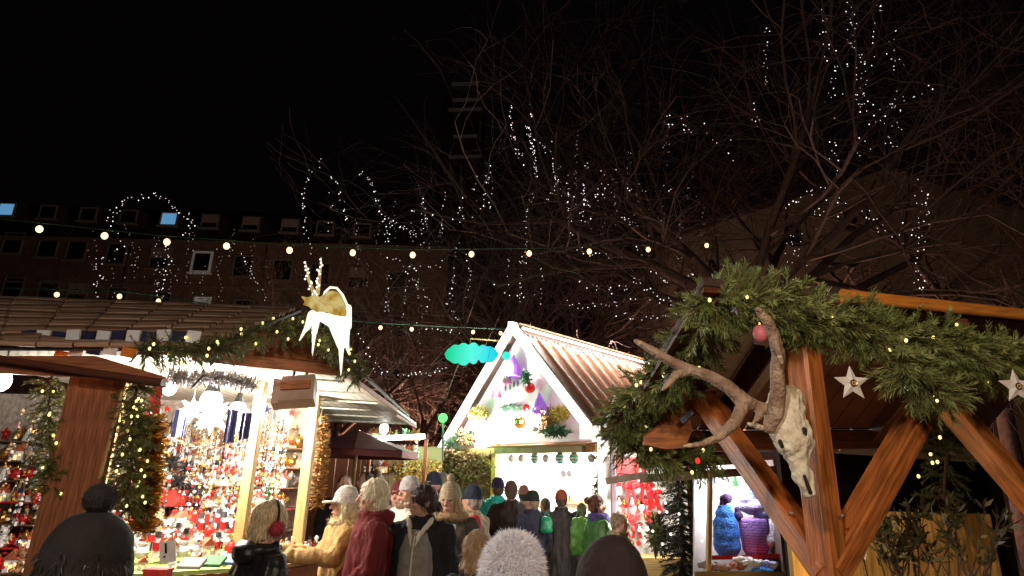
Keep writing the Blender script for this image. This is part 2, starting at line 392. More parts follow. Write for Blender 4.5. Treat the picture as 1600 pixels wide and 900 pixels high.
# ---------------------------------------------------------------- trees and fairy lights
tree('largest bare tree with a thick trunk and wide crown above the hut', (6.1, 15, 0), 16, .30, 6.4, 5, 1.0, .2, (10, 6, 5, 5, 4, 3), seed=11, L0=5.0, m=BARK2)
tree('bare tree hung with fairy lights straight above the gabled stall', (.4, 19, 0), 12, .22, 4.6, 5, .8, .5, (8, 6, 5, 4, 3), seed=5, L0=3.4, m=BARK2)
tree('bare tree with fairy lights right of the lit reindeer', (-5.6, 21, 0), 11, .2, 4.2, 5, .85, .4, (8, 6, 5, 4, 3), seed=8, L0=3.2, m=BARK2)
tree('bare tree with an arch of fairy lights before the apartment block', (-15.5, 28, 0), 11, .24, 5, 5, .7, .3, (6, 5, 4, 4, 3), seed=9, L0=3.6)
tree('low twiggy reddish tree just behind the gabled stall roof', (4.2, 18, 0), 7.5, .14, 3.6, 5, 1.1, .15, (9, 6, 5, 4, 3), seed=21, L0=2.2, m=BARK2)
tree('bare tree at the right edge behind the hut roof', (13.5, 17, 0), 13, .26, 5.5, 5, .9, .3, (7, 5, 4, 4, 3), seed=14, L0=4.2, m=BARK2)
tree('slim bare tree left of the gabled stall behind the hedge', (-2.4, 17.5, 0), 8.5, .11, 3.4, 5, .7, .5, (6, 4, 4, 4, 3), seed=31, L0=2.2, m=BARK2)
random.seed(3)
GL = 'strand of tiny white fairy lights '
def strands(lst, Y, label, group, dim=False, r=1.0):
    for pix, n in lst: fairy('fairy_light_strand', label, pix, Y, n, group, dim, r=r)
strands([([(146, 472), (152, 435), (160, 398)], 22), ([(162, 345), (187, 328), (200, 312), (240, 300), (262, 315), (286, 336), (304, 352)], 34),
         ([(252, 474), (250, 440), (262, 405), (264, 378)], 34), ([(298, 330), (297, 355), (284, 372)], 9), ([(382, 400), (392, 430), (405, 448), (420, 472)], 20), ([(196, 315), (178, 350), (190, 390), (205, 410)], 12)],
        26, GL+'in the bare tree before the apartment block', 'fairy lights in the tree before the apartment block', r=.9)
strands([([(505, 250), (472, 288), (475, 330), (482, 395)], 26), ([(528, 285), (533, 310), (545, 352)], 12), ([(560, 268), (576, 278), (588, 312), (600, 345)], 22), ([(600, 345), (625, 350), (652, 368)], 22), ([(612, 340), (604, 380)], 14),
         ([(660, 305), (662, 345), (658, 382)], 16), ([(610, 430), (603, 490)], 16), ([(640, 410), (633, 470), (628, 500)], 16), ([(655, 425), (650, 470)], 8), ([(520, 270), (518, 340), (510, 400)], 10), ([(640, 430), (670, 470), (660, 500)], 18)],
        19, GL+'in the bare tree right of the lit reindeer', 'fairy lights in the tree right of the lit reindeer', r=.9)
strands([([(797, 168), (800, 205), (806, 232), (820, 252)], 26), ([(822, 195), (832, 225), (836, 255), (838, 275)], 38), ([(836, 215), (850, 235), (865, 228)], 10), ([(765, 262), (758, 310), (750, 330)], 16), ([(862, 250), (872, 285), (856, 308)], 24),
         ([(832, 300), (822, 340), (818, 352)], 10), ([(884, 320), (893, 350), (895, 378)], 12), ([(917, 258), (910, 312), (912, 348)], 26), ([(938, 285), (925, 345)], 14), ([(722, 305), (720, 350)], 10), ([(955, 330), (985, 350), (1002, 325)], 22),
         ([(860, 290), (905, 320), (960, 300)], 12), ([(710, 440), (700, 480), (720, 500)], 12), ([(600, 400), (650, 420), (700, 410)], 14), ([(760, 430), (800, 470), (840, 460)], 12), ([(640, 330), (690, 345), (740, 335)], 12), ([(930, 270), (1000, 300), (1060, 290)], 12)],
        17.5, GL+'in the bare tree above the gabled stall', 'fairy lights in the tree above the gabled stall')
strands([([(828, 155), (830, 190)], 7)], 17.4, 'short strand of fairy lights at the very top of the middle tree', None)
strands([([(1286, 0), (1290, 60), (1300, 95)], 15), ([(1322, 0), (1332, 22), (1330, 82), (1352, 112)], 26), ([(1371, 6), (1368, 30)], 5), ([(1390, 58), (1402, 95), (1404, 112)], 12), ([(1318, 140), (1348, 158), (1372, 190)], 18), ([(1372, 190), (1390, 172), (1396, 150)], 12),
         ([(1304, 215), (1304, 255), (1300, 290)], 14), ([(1300, 290), (1265, 300), (1228, 325)], 16), ([(1343, 210), (1352, 245)], 7), ([(1437, 270), (1437, 320), (1440, 350)], 13), ([(1437, 418), (1433, 474)], 12), ([(1352, 322), (1378, 358), (1410, 385), (1432, 392)], 20),
         ([(1312, 300), (1318, 340)], 8), ([(1030, 185), (1068, 190), (1078, 212)], 12), ([(1075, 195), (1135, 222), (1148, 250)], 8), ([(1432, 142), (1456, 142)], 5), ([(1290, 88), (1320, 100), (1352, 95)], 5), ([(960, 270), (940, 300), (905, 330)], 10), ([(1420, 340), (1432, 376)], 5)],
        14.5, GL+'in the largest bare tree', 'fairy lights in the largest bare tree')
strands([([(900, 390), (960, 400), (1010, 385)], 22), ([(1000, 400), (1045, 440), (1085, 430)], 22), ([(985, 430), (1030, 470), (1075, 470)], 24), ([(880, 470), (930, 480), (990, 470)], 18), ([(900, 440), (960, 455), (1000, 440)], 16), ([(560, 520), (580, 560), (600, 585)], 10), ([(960, 490), (1010, 500), (1060, 490)], 14)],
        16.3, GL+'in the low twiggy tree behind the gabled stall roof', 'fairy lights in the low twiggy tree behind the gabled roof', r=.95)
strands([([(640, 585), (670, 582), (700, 575)], 14), ([(560, 580), (610, 582), (650, 585)], 10), ([(650, 510), (680, 512), (720, 520)], 10)], 13, GL+'in the slim bare tree behind the hedge', 'fairy lights in the slim tree behind the hedge', r=.9)

def drips(xs, Y, label, group, y0, y1, dim=False):
    for x in xs:
        a = rnd(y0, y1); L = rnd(35, 110); dx = rnd(-7, 7); fairy('fairy_light_strand', label, [(x, a), (x+dx, a+L*.5), (x+dx*rnd(-.5, 1.5), a+L)], Y, int(L/rnd(4, 8)), group, dim, r=.8)
drips([905+18*i+rnd(-6, 6) for i in range(12)], 15, GL+'in the largest bare tree', 'fairy lights in the largest bare tree', 180, 360, True)
drips([1180+26*i+rnd(-8, 8) for i in range(11)], 14.5, GL+'in the largest bare tree', 'fairy lights in the largest bare tree', 10, 380, False)
drips([690+20*i+rnd(-6, 6) for i in range(11)], 17.5, GL+'in the bare tree above the gabled stall', 'fairy lights in the tree above the gabled stall', 230, 400)
drips([560+16*i+rnd(-6, 6) for i in range(9)], 19, GL+'in the bare tree right of the lit reindeer', 'fairy lights in the tree right of the lit reindeer', 280, 470, True)
drips([150+24*i+rnd(-6, 6) for i in range(12)], 26, GL+'in the bare tree before the apartment block', 'fairy lights in the tree before the apartment block', 330, 420, True)
# ---------------------------------------------------------------- festoon strings
def festoon(label, pts, bulbs, r, hang=.07):
    pts = [V(p) for p in pts]; th = thing('festoon_light_string', label, 'string lights', pts[0])
    mb = MB(); mb.tube(pts, .011, 5); obj('cable', mb, WIRE, th)
    b = MB(); b.ell((0, 0, -hang-r), (r, r, r*1.15), 10); bm = b.mesh('bulb', WARMB, True)
    s = MB(); s.tube([(0, 0, 0), (0, 0, -hang)], .016, 6); sm = s.mesh('socket', BLACK)
    for q in bulbs:
        o = link('socket', sm, th, V(q)-pts[0]); link('bulb', bm, o)
    return th
def on_line(pts, px):   # point of the cable seen at that picture column
    best = None
    for i in range(400):
        p, t = polyat(pts, i/399); d = p-CAM; q = 800+FPX*d.dot(RV)/d.dot(F_)
        if best is None or abs(q-px) < best[0]: best = (abs(q-px), p)
    return best[1]
l1 = [P(-120, 330, 8), P(60, 348, 8.3), P(250, 368, 8.7), P(450, 382, 9.1), P(640, 390, 9.6), P(830, 388, 10.2), P(1010, 383, 11.5), P(1190, 372, 14.6)]
festoon('long drooping string of round warm bulbs crossing the sky above the stalls', l1, [on_line(l1, x) for x in (64, 165, 264, 357, 455, 553, 645, 738, 828, 921, 1013, 1103)], .046, .05)
l2 = [P(-60, 448, 9), P(188, 455, 9.6), P(250, 463, 10), P(420, 490, 10.6), P(595, 505, 11.2), P(690, 510, 11.8), P(801, 515, 12.2)]
festoon('lower string of round warm bulbs running to the gabled stall peak', l2, [on_line(l2, x) for x in (90, 188, 250, 595, 643, 740, 782)], .036, .05)
cb = MB(); cb.tube([P(618, 150, 24), P(672, 228, 22), P(728, 308, 20)], .03, 5); tag(obj('guy_cable', cb, mat('steel_cable', (.35, .3, .26))), 'thin pale diagonal cable in the dark above the trees', 'cable')

# ================================================================ LEFT ORNAMENT STALL
A_ = PZ(196, 590, 2.5); B_ = PZ(408, 612, 2.5); C_ = P(490, 645, 6.3)
stall = thing('ornament_stall', 'large open corner stall with striped roof crammed with tree ornaments', 'market stall', (B_.x, B_.y, 0))
for nm, p, wdt in (('post', B_, .085), ('post', C_, .095)):
    beam(nm, (p.x, p.y, 0), (p.x, p.y, 2.62), wdt, wdt, PINE, stall, up=(0, 1, 0))
ap = P(178, 600, A_.y); beam('post', (A_.x-.02, A_.y, 0), (A_.x+.0, A_.y, 2.55), .05, .05, PINE, stall, up=(0, 1, 0))
beam('edge_strip', P(156, 748, 3.9), P(197, 590, 3.95), .018, .018, PINE, stall)
# flap / canopy with white underside
F1 = PZ(300, 556, 2.60); F2 = PZ(531, 581, 2.60); F3 = PZ(650, 664, 2.52)
mb = MB(); inn = [V((-4.3, F3.y, 2.55)), V((-4.3, F1.y+.3, 2.62))]
mb.slab([F1, F2, F3, inn[0], inn[1]], (0, 0, .03)); obj('canopy', mb, CREAM, stall)
mid = F2.lerp(F3, .62)
beam('fascia', F1+V((0, 0, .01)), F2+V((0, 0, .01)), .03, .09, BOARD, stall); beam('fascia', F2+V((0, 0, .01)), mid+V((0, 0, .01)), .03, .05, mat('pale_trim', (.55, .40, .30)), stall); beam('fascia', mid-V((0, 0, .05)), F3-V((0, 0, .03)), .03, .04, MATS['pale_trim'], stall)
for k in range(6):    # boards of the underside
    t = (k+.5)/6; q0 = F2.lerp(F3, t); beam('batten', q0+V((-.04, 0, -.022)), q0+V((-1.1, -.25, -.018)), .02, .018, CREAM, stall)
# gable triangle and shingled roof
G0 = P(236, 552, F1.y+.05); G1 = F2+V((-.02, .02, .07)); G2 = P(487, 512, F2.y+.05)
G0.z = 2.68
mb = MB(); mb.slab([G0, G1, G2], (-.02, .05, 0)); obj('gable', mb, BOARD, stall)
rb = MB(); Rk = G2+V((-.3, 3.2, .15)); Rr = V((F3.x-.1, F3.y, 2.62))
rb.slab([G1+V((.03, -.03, .03)), Rr, Rk, G2+V((0, -.05, .04))], (0, 0, .03)); obj('roof', rb, ROOFDK, stall)
E0 = P(-60, 548, 3.7); E1 = P(330, 548, 4.15); T1 = P(470, 488, 6.4); T0 = P(-60, 468, 5.6)
mb = MB(); mb.slab([E0, E1, T1, T0], (0, 0, .03)); rf = obj('roof', mb, ROOFDK, stall)
for k in range(13):     # rows of roof boards, each lapping the one below
    t = k/13; a0 = E0.lerp(T0, t); a1 = E1.lerp(T1, t); n = V((0, -.3, 1)).normalized()*.05
    for j in range(7):
        s0 = a0.lerp(a1, j/7); s1 = a0.lerp(a1, (j+1)/7-.006)
        beam('roof_board', s0+n+V((0, 0, rnd(-.006, .006))), s1+n+V((0, 0, rnd(-.006, .012))), .085, .03, SHINGLE if k % 2 else mat('roof_pale', (.42, .27, .18), rough=.5, var=.5, scale=5, stretch=(1, 10, 10)), stall, up=(0, -.55, 1))
# valance of light and dark tabs under the eave
for k in range(12):
    a = P(138+(k-4)*23.5, 524+(k % 3)*1.0, 3.98); q = MB(); q.box(a, (.085, .015, .065+.01*(k % 2)), Matrix.Rotation(R(4*(k % 3)-4), 3, 'Y')); obj('valance_tab', q, WHITEC if k % 2 else NAVY, stall)
for px, py, m_ in ((172, 547, WHITEC), (201, 551, mat('orange_cloth', (.7, .2, .03))), (148, 547, NAVY), (120, 550, WHITEC), (230, 548, NAVY), (96, 556, MATS['orange_cloth'])):
    q = MB(); q.box(P(px, py, 3.95), (.09, .016, .06), Matrix.Rotation(R(8), 3, 'Y')); obj('valance_tab', q, m_, stall)
# wooden side wall left of the opening
for k in range(5):
    x0 = 98+k*18; a = P(x0+9, 640, 3.98); beam('wall_board', (a.x, 3.98, .0), (a.x, 3.98, 2.42), .0735, .02, BOARD, stall, up=(0, 1, 0))
mb = MB(); mb.slab([P(-80, 556, 3.8), P(150, 556, 3.8), P(256, 588, 3.8), P(256, 606, 3.8), P(150, 590, 3.8), P(-80, 580, 3.8)], (0, .03, 0)); obj('gable_board', mb, BOARD, stall)
beam('eave_beam', P(-60, 552, 3.72), P(255, 598, 3.76), .05, .04, DKWOOD, stall)
# back wall, far end wall, shelves
YB = 6.95
mb = MB(); mb.box((-4.14, YB+.12, 1.3), (4.0, .04, 2.6)); obj('back_wall', mb, mat('stall_inside', (.42, .30, .22), col2=(.75, .68, .6), scale=22, var=.1), stall)
SH = [2.08, 1.88, 1.68, 1.48, 1.28, 1.08, .88]
for i, z in enumerate(SH):
    mb = MB(); mb.box((-4.15, YB-.02-.05*i, z-.008), (3.95, .2+.10*i, .012)); obj('shelf', mb, RED if i in (3, 5) else mat('shelf_brown', (.22, .12, .06)), stall)
# near counter along the opening and aisle counter
def counter(a, b, z, dpt, m_top, nm='counter'):
    a = V((a[0], a[1], 0)); b = V((b[0], b[1], 0)); d = (b-a).normalized(); n = V((d.y, -d.x, 0))
    mb = MB(); mb.slab([a+n*.25+V((0, 0, z)), b+n*.25+V((0, 0, z)), b-n*dpt+V((0, 0, z+.12)), a-n*dpt+V((0, 0, z+.12))], (0, 0, .03)); obj(nm, mb, m_top, stall)
    mb = MB(); mb.slab([a+n*.22, b+n*.22, b+n*.22+V((0, 0, z-.01)), a+n*.22+V((0, 0, z-.01))], -n*.03); obj('counter_front', mb, BOARD, stall)
counter(A_, B_, 1.06, .55, mat('green_cloth', (.30, .38, .10), bump=.2))
counter((B_.x+.02, B_.y+.12), (C_.x+.22, C_.y+.35), 1.04, .5, PINE)
# the left part of the stall past the side wall

# heater box hanging from the canopy
ht = thing('hanging_heater', 'brown metal box heater hanging under the white canopy of the ornament stall', 'heater', P(465, 612, 4.85))
hp = P(466, 612, 4.85); Mz = Matrix.Rotation(R(8), 3, 'Z') @ Matrix.Rotation(R(-6), 3, 'Y') @ Matrix.Rotation(R(-20), 3, 'X')
HB = mat('brown_metal', (.36, .25, .20), rough=.45, var=.15)
mb = MB(); mb.box(hp, (.26, .15, .21), Mz); obj('housing', mb, HB, ht)
mb = MB(); mb.box(hp+V((-.16, 0, -.01)), (.055, .12, .24), Mz); obj('side_panel', mb, HB, ht)
mb = MB(); mb.box(hp+V((.0, -.08, .04)), (.22, .02, .07), Mz); mb.box(hp+V((.0, -.083, -.05)), (.22, .02, .06), Mz); obj('louvre', mb, BOARD, ht)
mb = MB(); mb.tube([hp+V((-.05, 0, .08)), (hp.x-.05, hp.y, 2.6)], .012, 5); mb.tube([hp+V((.05, 0, .08)), (hp.x+.05, hp.y, 2.6)], .012, 5); obj('bracket', mb, BLACK, ht)
# lamps of the stall
def stall_lamp(label, p, power, col=(1, .93, .84), r=.05, group=None, em=None):
    t = thing('stall_lamp', label, 'lamp', p, group=group)
    mb = MB(); mb.ell(p, (r, r, r*1.2), 12); obj('bulb', mb, em or TUBE, t, smooth=True)
    mb = MB(); mb.loft([(V(p)+V((0, 0, r*.9)), r*.7, r*.7), (V(p)+V((0, 0, r*2.2)), r*.3, r*.3)], 10); obj('socket', mb, BLACK, t)
    mb = MB(); mb.tube([V(p)+V((0, 0, r*2)), V(p)+V((0, 0, r*2+.25))], .006, 4); obj('cord', mb, BLACK, t)
    lamp('lamp_light', V(p)-V((0, 0, r+.03)), power, col, .06, t); return t
stall_lamp('bright bulb beside the red stocking in the ornament stall', P(265, 606, 4.7), 80)
stall_lamp('blinding white bulb high in the middle of the ornament stall', P(330, 628, 5.3), 210, r=.09)
stall_lamp('bright white bulb behind the front pine post of the ornament stall', P(372, 640, 5.8), 150, r=.07)
stall_lamp('small white bulb between the two pine posts of the ornament stall', P(448, 628, 6.0), 110, r=.035)
stall_lamp('white bulb at the far left opening of the ornament stall', P(2, 595, 4.2), 40, r=.06)
lt = thing('tube_lamp', 'white fluorescent tube under the canopy above the heater', 'lamp', P(375, 582, 4.45))
q0 = P(374, 580, 4.42); q1 = P(440, 590, 4.62); mb = MB(); mb.tube([q0, q1], .013, 8); obj('tube', mb, glow('soft_tube', (1, .95, .85), 2.5), lt)

# garlands and tinsel on the stall
garland('spruce_garland', 'spruce garland with warm lights along the eave and gable of the ornament stall', [P(215, 552, 3.9), P(270, 552, 3.95), P(330, 548, 4.1), P(390, 528, 4.3), P(440, 515, 4.45), P(487, 512, 4.55), P(520, 540, 4.6), P(550, 578, 4.66), P(560, 590, 4.7)], .13, 260, .032, .0036, 330, m=mat('spruce_mid', (.05, .075, .02), col2=(.16, .18, .06), scale=7), bulbs=28, bulbr=.009)
garland('spruce_garland', 'upright spruce garland with gold lights at the left post of the ornament stall', [P(214, 592, 4.0), P(210, 650, 4.0), P(205, 720, 4.0), P(198, 800, 4.0)], .14, 360, .032, .0036, 330, m=mat('green_gold', (.06, .09, .02), col2=(.28, .26, .06), scale=7), bulbs=26, bulbr=.008)
garland('spruce_garland', 'upright spruce garland at the far left beside the brown boards', [P(76, 590, 4.0), P(78, 680, 4.0), P(84, 770, 4.0)], .12, 260, .032, .0036, 330, m=MATS['green_gold'], bulbs=8, bulbr=.008)
def tinsel(label, pts, rad, m_, n, cat='tinsel'):
    pts = [V(p) for p in pts]; mb = MB(); mb.tube(pts, rad*.15, 5); 
    for i in range(n):
        p, t = polyat(pts, rnd(0, 1)); q = rdir(); q = (q-t*q.dot(t)*.8).normalized(); s = rdir().cross(q).normalized()*rad*.07
        e = p+q*rad*rnd(.6, 1.1)
        mb.add([p-s, p+s, e+s, e-s], [(0, 1, 2, 3)])
    return tag(obj('tinsel_garland', mb, m_), label, cat)
tinsel('thick gold and brown tinsel rope hanging left of the ornament shelves', [P(236, 650, 4.15), P(238, 720, 4.15), P(228, 790, 4.15), P(222, 830, 4.15)], .09, GOLD, 1500)
tinsel('gold tinsel rope wound down the far pine post of the ornament stall', [P(500, 652, 6.6), P(504, 700, 6.6), P(498, 750, 6.6), P(494, 790, 6.6)], .09, mat('gold_brown', (.5, .30, .12), metal=.5, rough=.4, var=.5, scale=30), 1300)
tinsel('bright silver tinsel swagged under the canopy over the ornaments', [P(262, 588, 4.5), P(300, 592, 4.6), P(350, 590, 4.8), P(400, 602, 5.0)], .07, SILVER, 900)
tinsel('pale rope swag hanging across the ornament stall', [P(262, 682, 4.9), P(300, 698, 5), P(345, 700, 5.05), P(395, 684, 5.1)], .022, mat('rope', (.6, .45, .32)), 300)
mb = MB(); mb.tube([P(346, 690, 4.9), P(372, 650, 4.95), P(398, 632, 5)], .006, 5); 
# red stocking
def stocking(label, p, s, m_):
    mb = MB(); p = V(p)
    mb.loft([(p, .04*s, .02*s), (p-V((0, 0, .12*s)), .045*s, .025*s), (p-V((0, 0, .2*s)), .05*s, .03*s), (p+V((.03*s, 0, -.27*s)), .07*s, .03*s), (p+V((.05*s, 0, -.31*s)), .04*s, .02*s)], 14)
    me = remesh(mb, .008*s, 'stocking', m_, 1); o = obj('stocking', me, m_); return tag(o, label, 'stocking')
stocking('red felt stocking hanging beside the lit bulb of the ornament stall', P(247, 600, 4.45), 1.05, RED)

# ---- merchandise
def fig_angel(m1=WHITEC):
    mb = MB(); mb.loft([((0, 0, 0), .03, .026), ((0, 0, .05), .018, .016), ((0, 0, .075), .008, .008)], 10); mb.mi = 1; mb.ell((0, 0, .085), .014, 8)
    mb.mi = 2
    for s in (-1, 1): mb.slab([(s*.005, .012, .06), (s*.04, .016, .085), (s*.045, .016, .06), (s*.02, .014, .035)], (0, .004, 0))
    mb.ell((0, .003, .092), (.015, .013, .012), 8); return mb, [m1, mat('figure_skin', (.6, .36, .24)), GOLD]
def fig_nut():
    mb = MB(); mb.loft([((0, 0, .035), .018, .014), ((0, 0, .075), .02, .016)], 8); mb.mi = 1; mb.box((0, 0, .02), (.03, .018, .04)); mb.ell((0, 0, .088), (.014, .013, .014), 8); mb.box((0, -.013, .08), (.018, .006, .014)); mb.mi = 2; mb.loft([((0, 0, .098), .017, .015), ((0, 0, .125), .014, .013)], 8)
    mb.box((-.025, 0, .055), (.009, .012, .04)); mb.box((.025, 0, .055), (.009, .012, .04)); return mb, [REDG, WHITEC, mat('dark_paint', (.03, .03, .035))]
def fig_house():
    mb = MB(); mb.box((0, 0, .03), (.07, .05, .06)); mb.mi = 1; mb.slab([(-.042, -.031, .058), (.042, -.031, .058), (0, -.031, .1)], (0, .062, 0)); mb.box((.02, 0, .1), (.012, .012, .03)); mb.mi = 2; mb.box((0, -.0265, .018), (.014, .004, .03)); mb.box((-.022, -.0265, .035), (.012, .004, .012)); mb.box((.022, -.0265, .035), (.012, .004, .012)); return mb, [WHITEC, mat('house_roof', (.4, .10, .05)), glow('tiny_window', (1, .6, .2), 2, False)]
def fig_bauble(m_):
    mb = MB(); mb.ell((0, 0, .035), .034, 14); mb.mi = 1; mb.tube([(0, 0, .066), (0, 0, .08)], .008, 8); return mb, [m_, GOLD]
def fig_tree():
    mb = MB()
    for i in range(3): mb.loft([((0, 0, .02+.03*i), .036-.009*i, .036-.009*i), ((0, 0, .065+.03*i), .004, .004)], 9)
    mb.mi = 1; mb.tube([(0, 0, 0), (0, 0, .03)], .008, 6); mb.ell((0, 0, .13), .009, 6); return mb, [mat('toy_green', (.05, .2, .06)), GOLD]
def fig_snow():
    mb = MB(); mb.ell((0, 0, .03), .03, 10); mb.ell((0, 0, .07), .022, 10); mb.ell((0, 0, .1), .016, 10); mb.mi = 1; mb.loft([((0, 0, .112), .014, .014), ((0, 0, .135), .012, .012)], 8); mb.loft([((0, 0, .109), .022, .022), ((0, 0, .112), .022, .022)], 8); mb.mi = 2; mb.torus((0, 0, .086), .017, .005, 10, 5); mb.tube([(0, -.014, .1), (0, -.03, .098)], [.004, .001], 5); return mb, [WHITEC, BLACK, REDG]
def fig_bear(m_):
    mb = MB(); mb.ell((0, 0, .035), (.03, .026, .035), 10); mb.ell((0, -.004, .085), .024, 10)
    for s in (-1, 1): mb.ell((s*.018, 0, .107), .009, 6); mb.ell((s*.03, -.015, .045), (.01, .016, .01), 6); mb.ell((s*.018, -.028, .012), (.012, .018, .012), 6)
    mb.mi = 1; mb.ell((0, -.026, .082), (.008, .006, .006), 6); return mb, [m_, BLACK]
def fig_candle():
    mb = MB(); mb.loft([((0, 0, 0), .024, .024), ((0, 0, .012), .03, .03), ((0, 0, .02), .02, .02)], 10); mb.mi = 1; mb.tube([(0, 0, .018), (0, 0, .09)], .014, 10); mb.mi = 2; mb.ell((0, 0, .1), (.004, .004, .01), 6); return mb, [GOLD, REDG, WHITEC]
def fig_star(m_):
    mb = MB(); pts = [(math.sin(math.pi*i/5)*(.045 if i % 2 == 0 else .019), -.005, .045+math.cos(math.pi*i/5)*(.045 if i % 2 == 0 else .019)) for i in range(10)]
    mb.slab(pts, (0, .01, 0)); mb.ell((0, 0, .045), (.014, .014, .014), 8); return mb, [m_]
def fig_pyr():
    mb = MB(); mb.box((0, 0, .01), (.07, .07, .015)); mb.tube([(0, 0, 0), (0, 0, .13)], .004, 5)
    for s in (-1, 1):
        for t in (-1, 1): mb.tube([(s*.03, t*.03, .01), (s*.012, t*.012, .12)], .003, 4)
    mb.mi = 1
    for k in range(6): a = k*math.pi/3; mb.slab([(0, 0, .13), (.04*math.cos(a), .04*math.sin(a), .128), (.04*math.cos(a+.4), .04*math.sin(a+.4), .136)], (0, 0, .003))
    mb.mi = 2; mb.ell((0, 0, .04), (.012, .012, .022), 6); return mb, [PINE, mat('blade', (.6, .42, .2)), REDG]
KINDS = [('angel_figurine', 'figurine', 'white angel with gold wings', fig_angel()), ('nutcracker', 'figurine', 'red wooden nutcracker', fig_nut()), ('toy_house', 'toy house', 'white toy house with red roof', fig_house()),
         ('gold_bauble', 'bauble', 'shiny gold glass bauble', fig_bauble(GOLD)), ('red_bauble', 'bauble', 'glossy red glass bauble', fig_bauble(REDG)), ('silver_bauble', 'bauble', 'silver glass bauble', fig_bauble(SILVER)),
         ('toy_tree', 'toy tree', 'small green toy fir tree', fig_tree()), ('snowman_figurine', 'figurine', 'snowman in a black hat', fig_snow()), ('toy_bear', 'toy bear', 'small brown toy bear', fig_bear(mat('bear_brown', (.28, .14, .06)))),
         ('plush_bear', 'toy bear', 'small white plush bear', fig_bear(WHITEC)), ('candle_holder', 'candle', 'red candle in a gold holder', fig_candle()), ('straw_star', 'star', 'pale straw star ornament', fig_star(mat('straw', (.75, .6, .35)))),
         ('red_star', 'star', 'red wooden star ornament', fig_star(REDG)), ('candle_pyramid', 'ornament', 'small pine candle pyramid', fig_pyr()), ('navy_star', 'star', 'dark blue star ornament', fig_star(NAVY)), ('gold_star', 'star', 'gold star ornament', fig_star(GOLD))]
KM = {k[0]: (k[3][0].mesh(k[0], k[3][1]), k[1], k[2]) for k in KINDS}
for m_ in KM.values():
    for p in m_[0].polygons: p.use_smooth = False
names = [k[0] for k in KINDS]
def put(kind, p, s, where, rz=None):
    me, cat, lab = KM[kind]; o = link(kind, me, None, p); o.scale = (s, s, s); o.rotation_euler = (0, 0, rnd(-.5, .5) if rz is None else rz)
    l = lab+' '+where; return tag(o, l, cat, l.replace('figurine', 'figurines'))
RW = ['on the top shelf', 'on the second shelf', 'on the third shelf', 'on the fourth shelf', 'on the fifth shelf', 'on the sixth shelf', 'on the lowest shelf']
random.seed(12)
rowk = [['straw_star', 'gold_bauble', 'toy_bear', 'candle_pyramid', 'angel_figurine', 'red_star'], ['angel_figurine', 'straw_star', 'toy_house', 'gold_bauble', 'plush_bear', 'nutcracker'], ['snowman_figurine', 'plush_bear', 'toy_house', 'navy_star', 'silver_bauble', 'angel_figurine', 'red_bauble'],
        ['red_bauble', 'nutcracker', 'toy_house', 'candle_pyramid', 'angel_figurine', 'toy_tree', 'red_star'], ['nutcracker', 'snowman_figurine', 'red_bauble', 'gold_bauble', 'candle_holder', 'plush_bear'], ['toy_house', 'angel_figurine', 'snowman_figurine', 'red_star', 'silver_bauble', 'toy_tree', 'plush_bear'], ['plush_bear', 'toy_bear', 'nutcracker', 'red_bauble', 'toy_house']]
for i, z in enumerate(SH):
    for x_ in range(24 if i < 6 else 0):
        xx = -4.7+x_*.108+rnd(-.03, .03); put(random.choice(['straw_star', 'gold_star', 'silver_bauble', 'red_star', 'gold_bauble', 'straw_star']), (xx, YB-.2-.1*i, z-.115-rnd(0, .04)), rnd(.8, 1.2), 'hanging from the edge of the %s shelf' % RW[i].split()[2])
    x = -5.95
    while x < -2.25:
        put(random.choice(rowk[i]), (x, YB-.06-.1*i-rnd(0, .03), z), rnd(1.3, 1.95), RW[i]+' inside the ornament stall'); x += rnd(.065, .095) if x > -4.8 else .13
# hanging rows on wires over the shelves
for r_ in range(2):
    for x in [-4.5+.13*i+rnd(-.02, .02) for i in range(18)]:
        put(random.choice(['straw_star', 'silver_bauble', 'gold_star', 'navy_star', 'red_star']), (x, YB-.2-.15*r_, 2.26+.12*r_+rnd(-.03, .03)), rnd(.9, 1.3), 'hanging in the %s row over the shelves' % ('back', 'front')[r_])
# uncountable tiny trinkets on threads before the shelves
tk = MB(); TM = [GOLD, WHITEC, SILVER, REDG, mat('amber_glass', (.7, .28, .08), rough=.3), NAVY, MATS['straw'], mat('toy_pink', (.65, .3, .3))]
for i in range(118):
    x = -4.75+i*.0222+rnd(-.01, .01); y = YB-.42-rnd(0, .5); top = 2.42-rnd(0, .15); zb = rnd(1.0, 1.5); tk.mi = 2; tk.tube([(x, y, top), (x, y, zb)], .0012, 3)
    z = top-rnd(.02, .3)
    while z > zb:
        u = (z-1)/1.4; tk.mi = random.choices(range(8), [5*u+1, 6, 3, 3*(1-u)+.5, 3*u+.5, .8, 4, 1.5])[0]; q = rnd(.008, .02)
        if random.random() < .5: tk.ell((x, y, z), q, 6, m=4)
        elif random.random() < .5: tk.box((x, y, z), (q*1.6, q, q*2.2), Matrix.Rotation(rnd(0, 3), 3, 'Z') @ Matrix.Rotation(rnd(0, 3), 3, 'X'))
        else: tk.loft([((x, y, z-q), q*1.1, q), ((x, y, z), q*.5, q*.5), ((x, y, z+q), .001, .001)], 6)
        z -= rnd(.025, .10)
tag(obj('trinkets', tk, TM), 'curtain of countless tiny gold, white and red trinkets hanging before the ornament shelves', 'trinkets', kind='stuff')
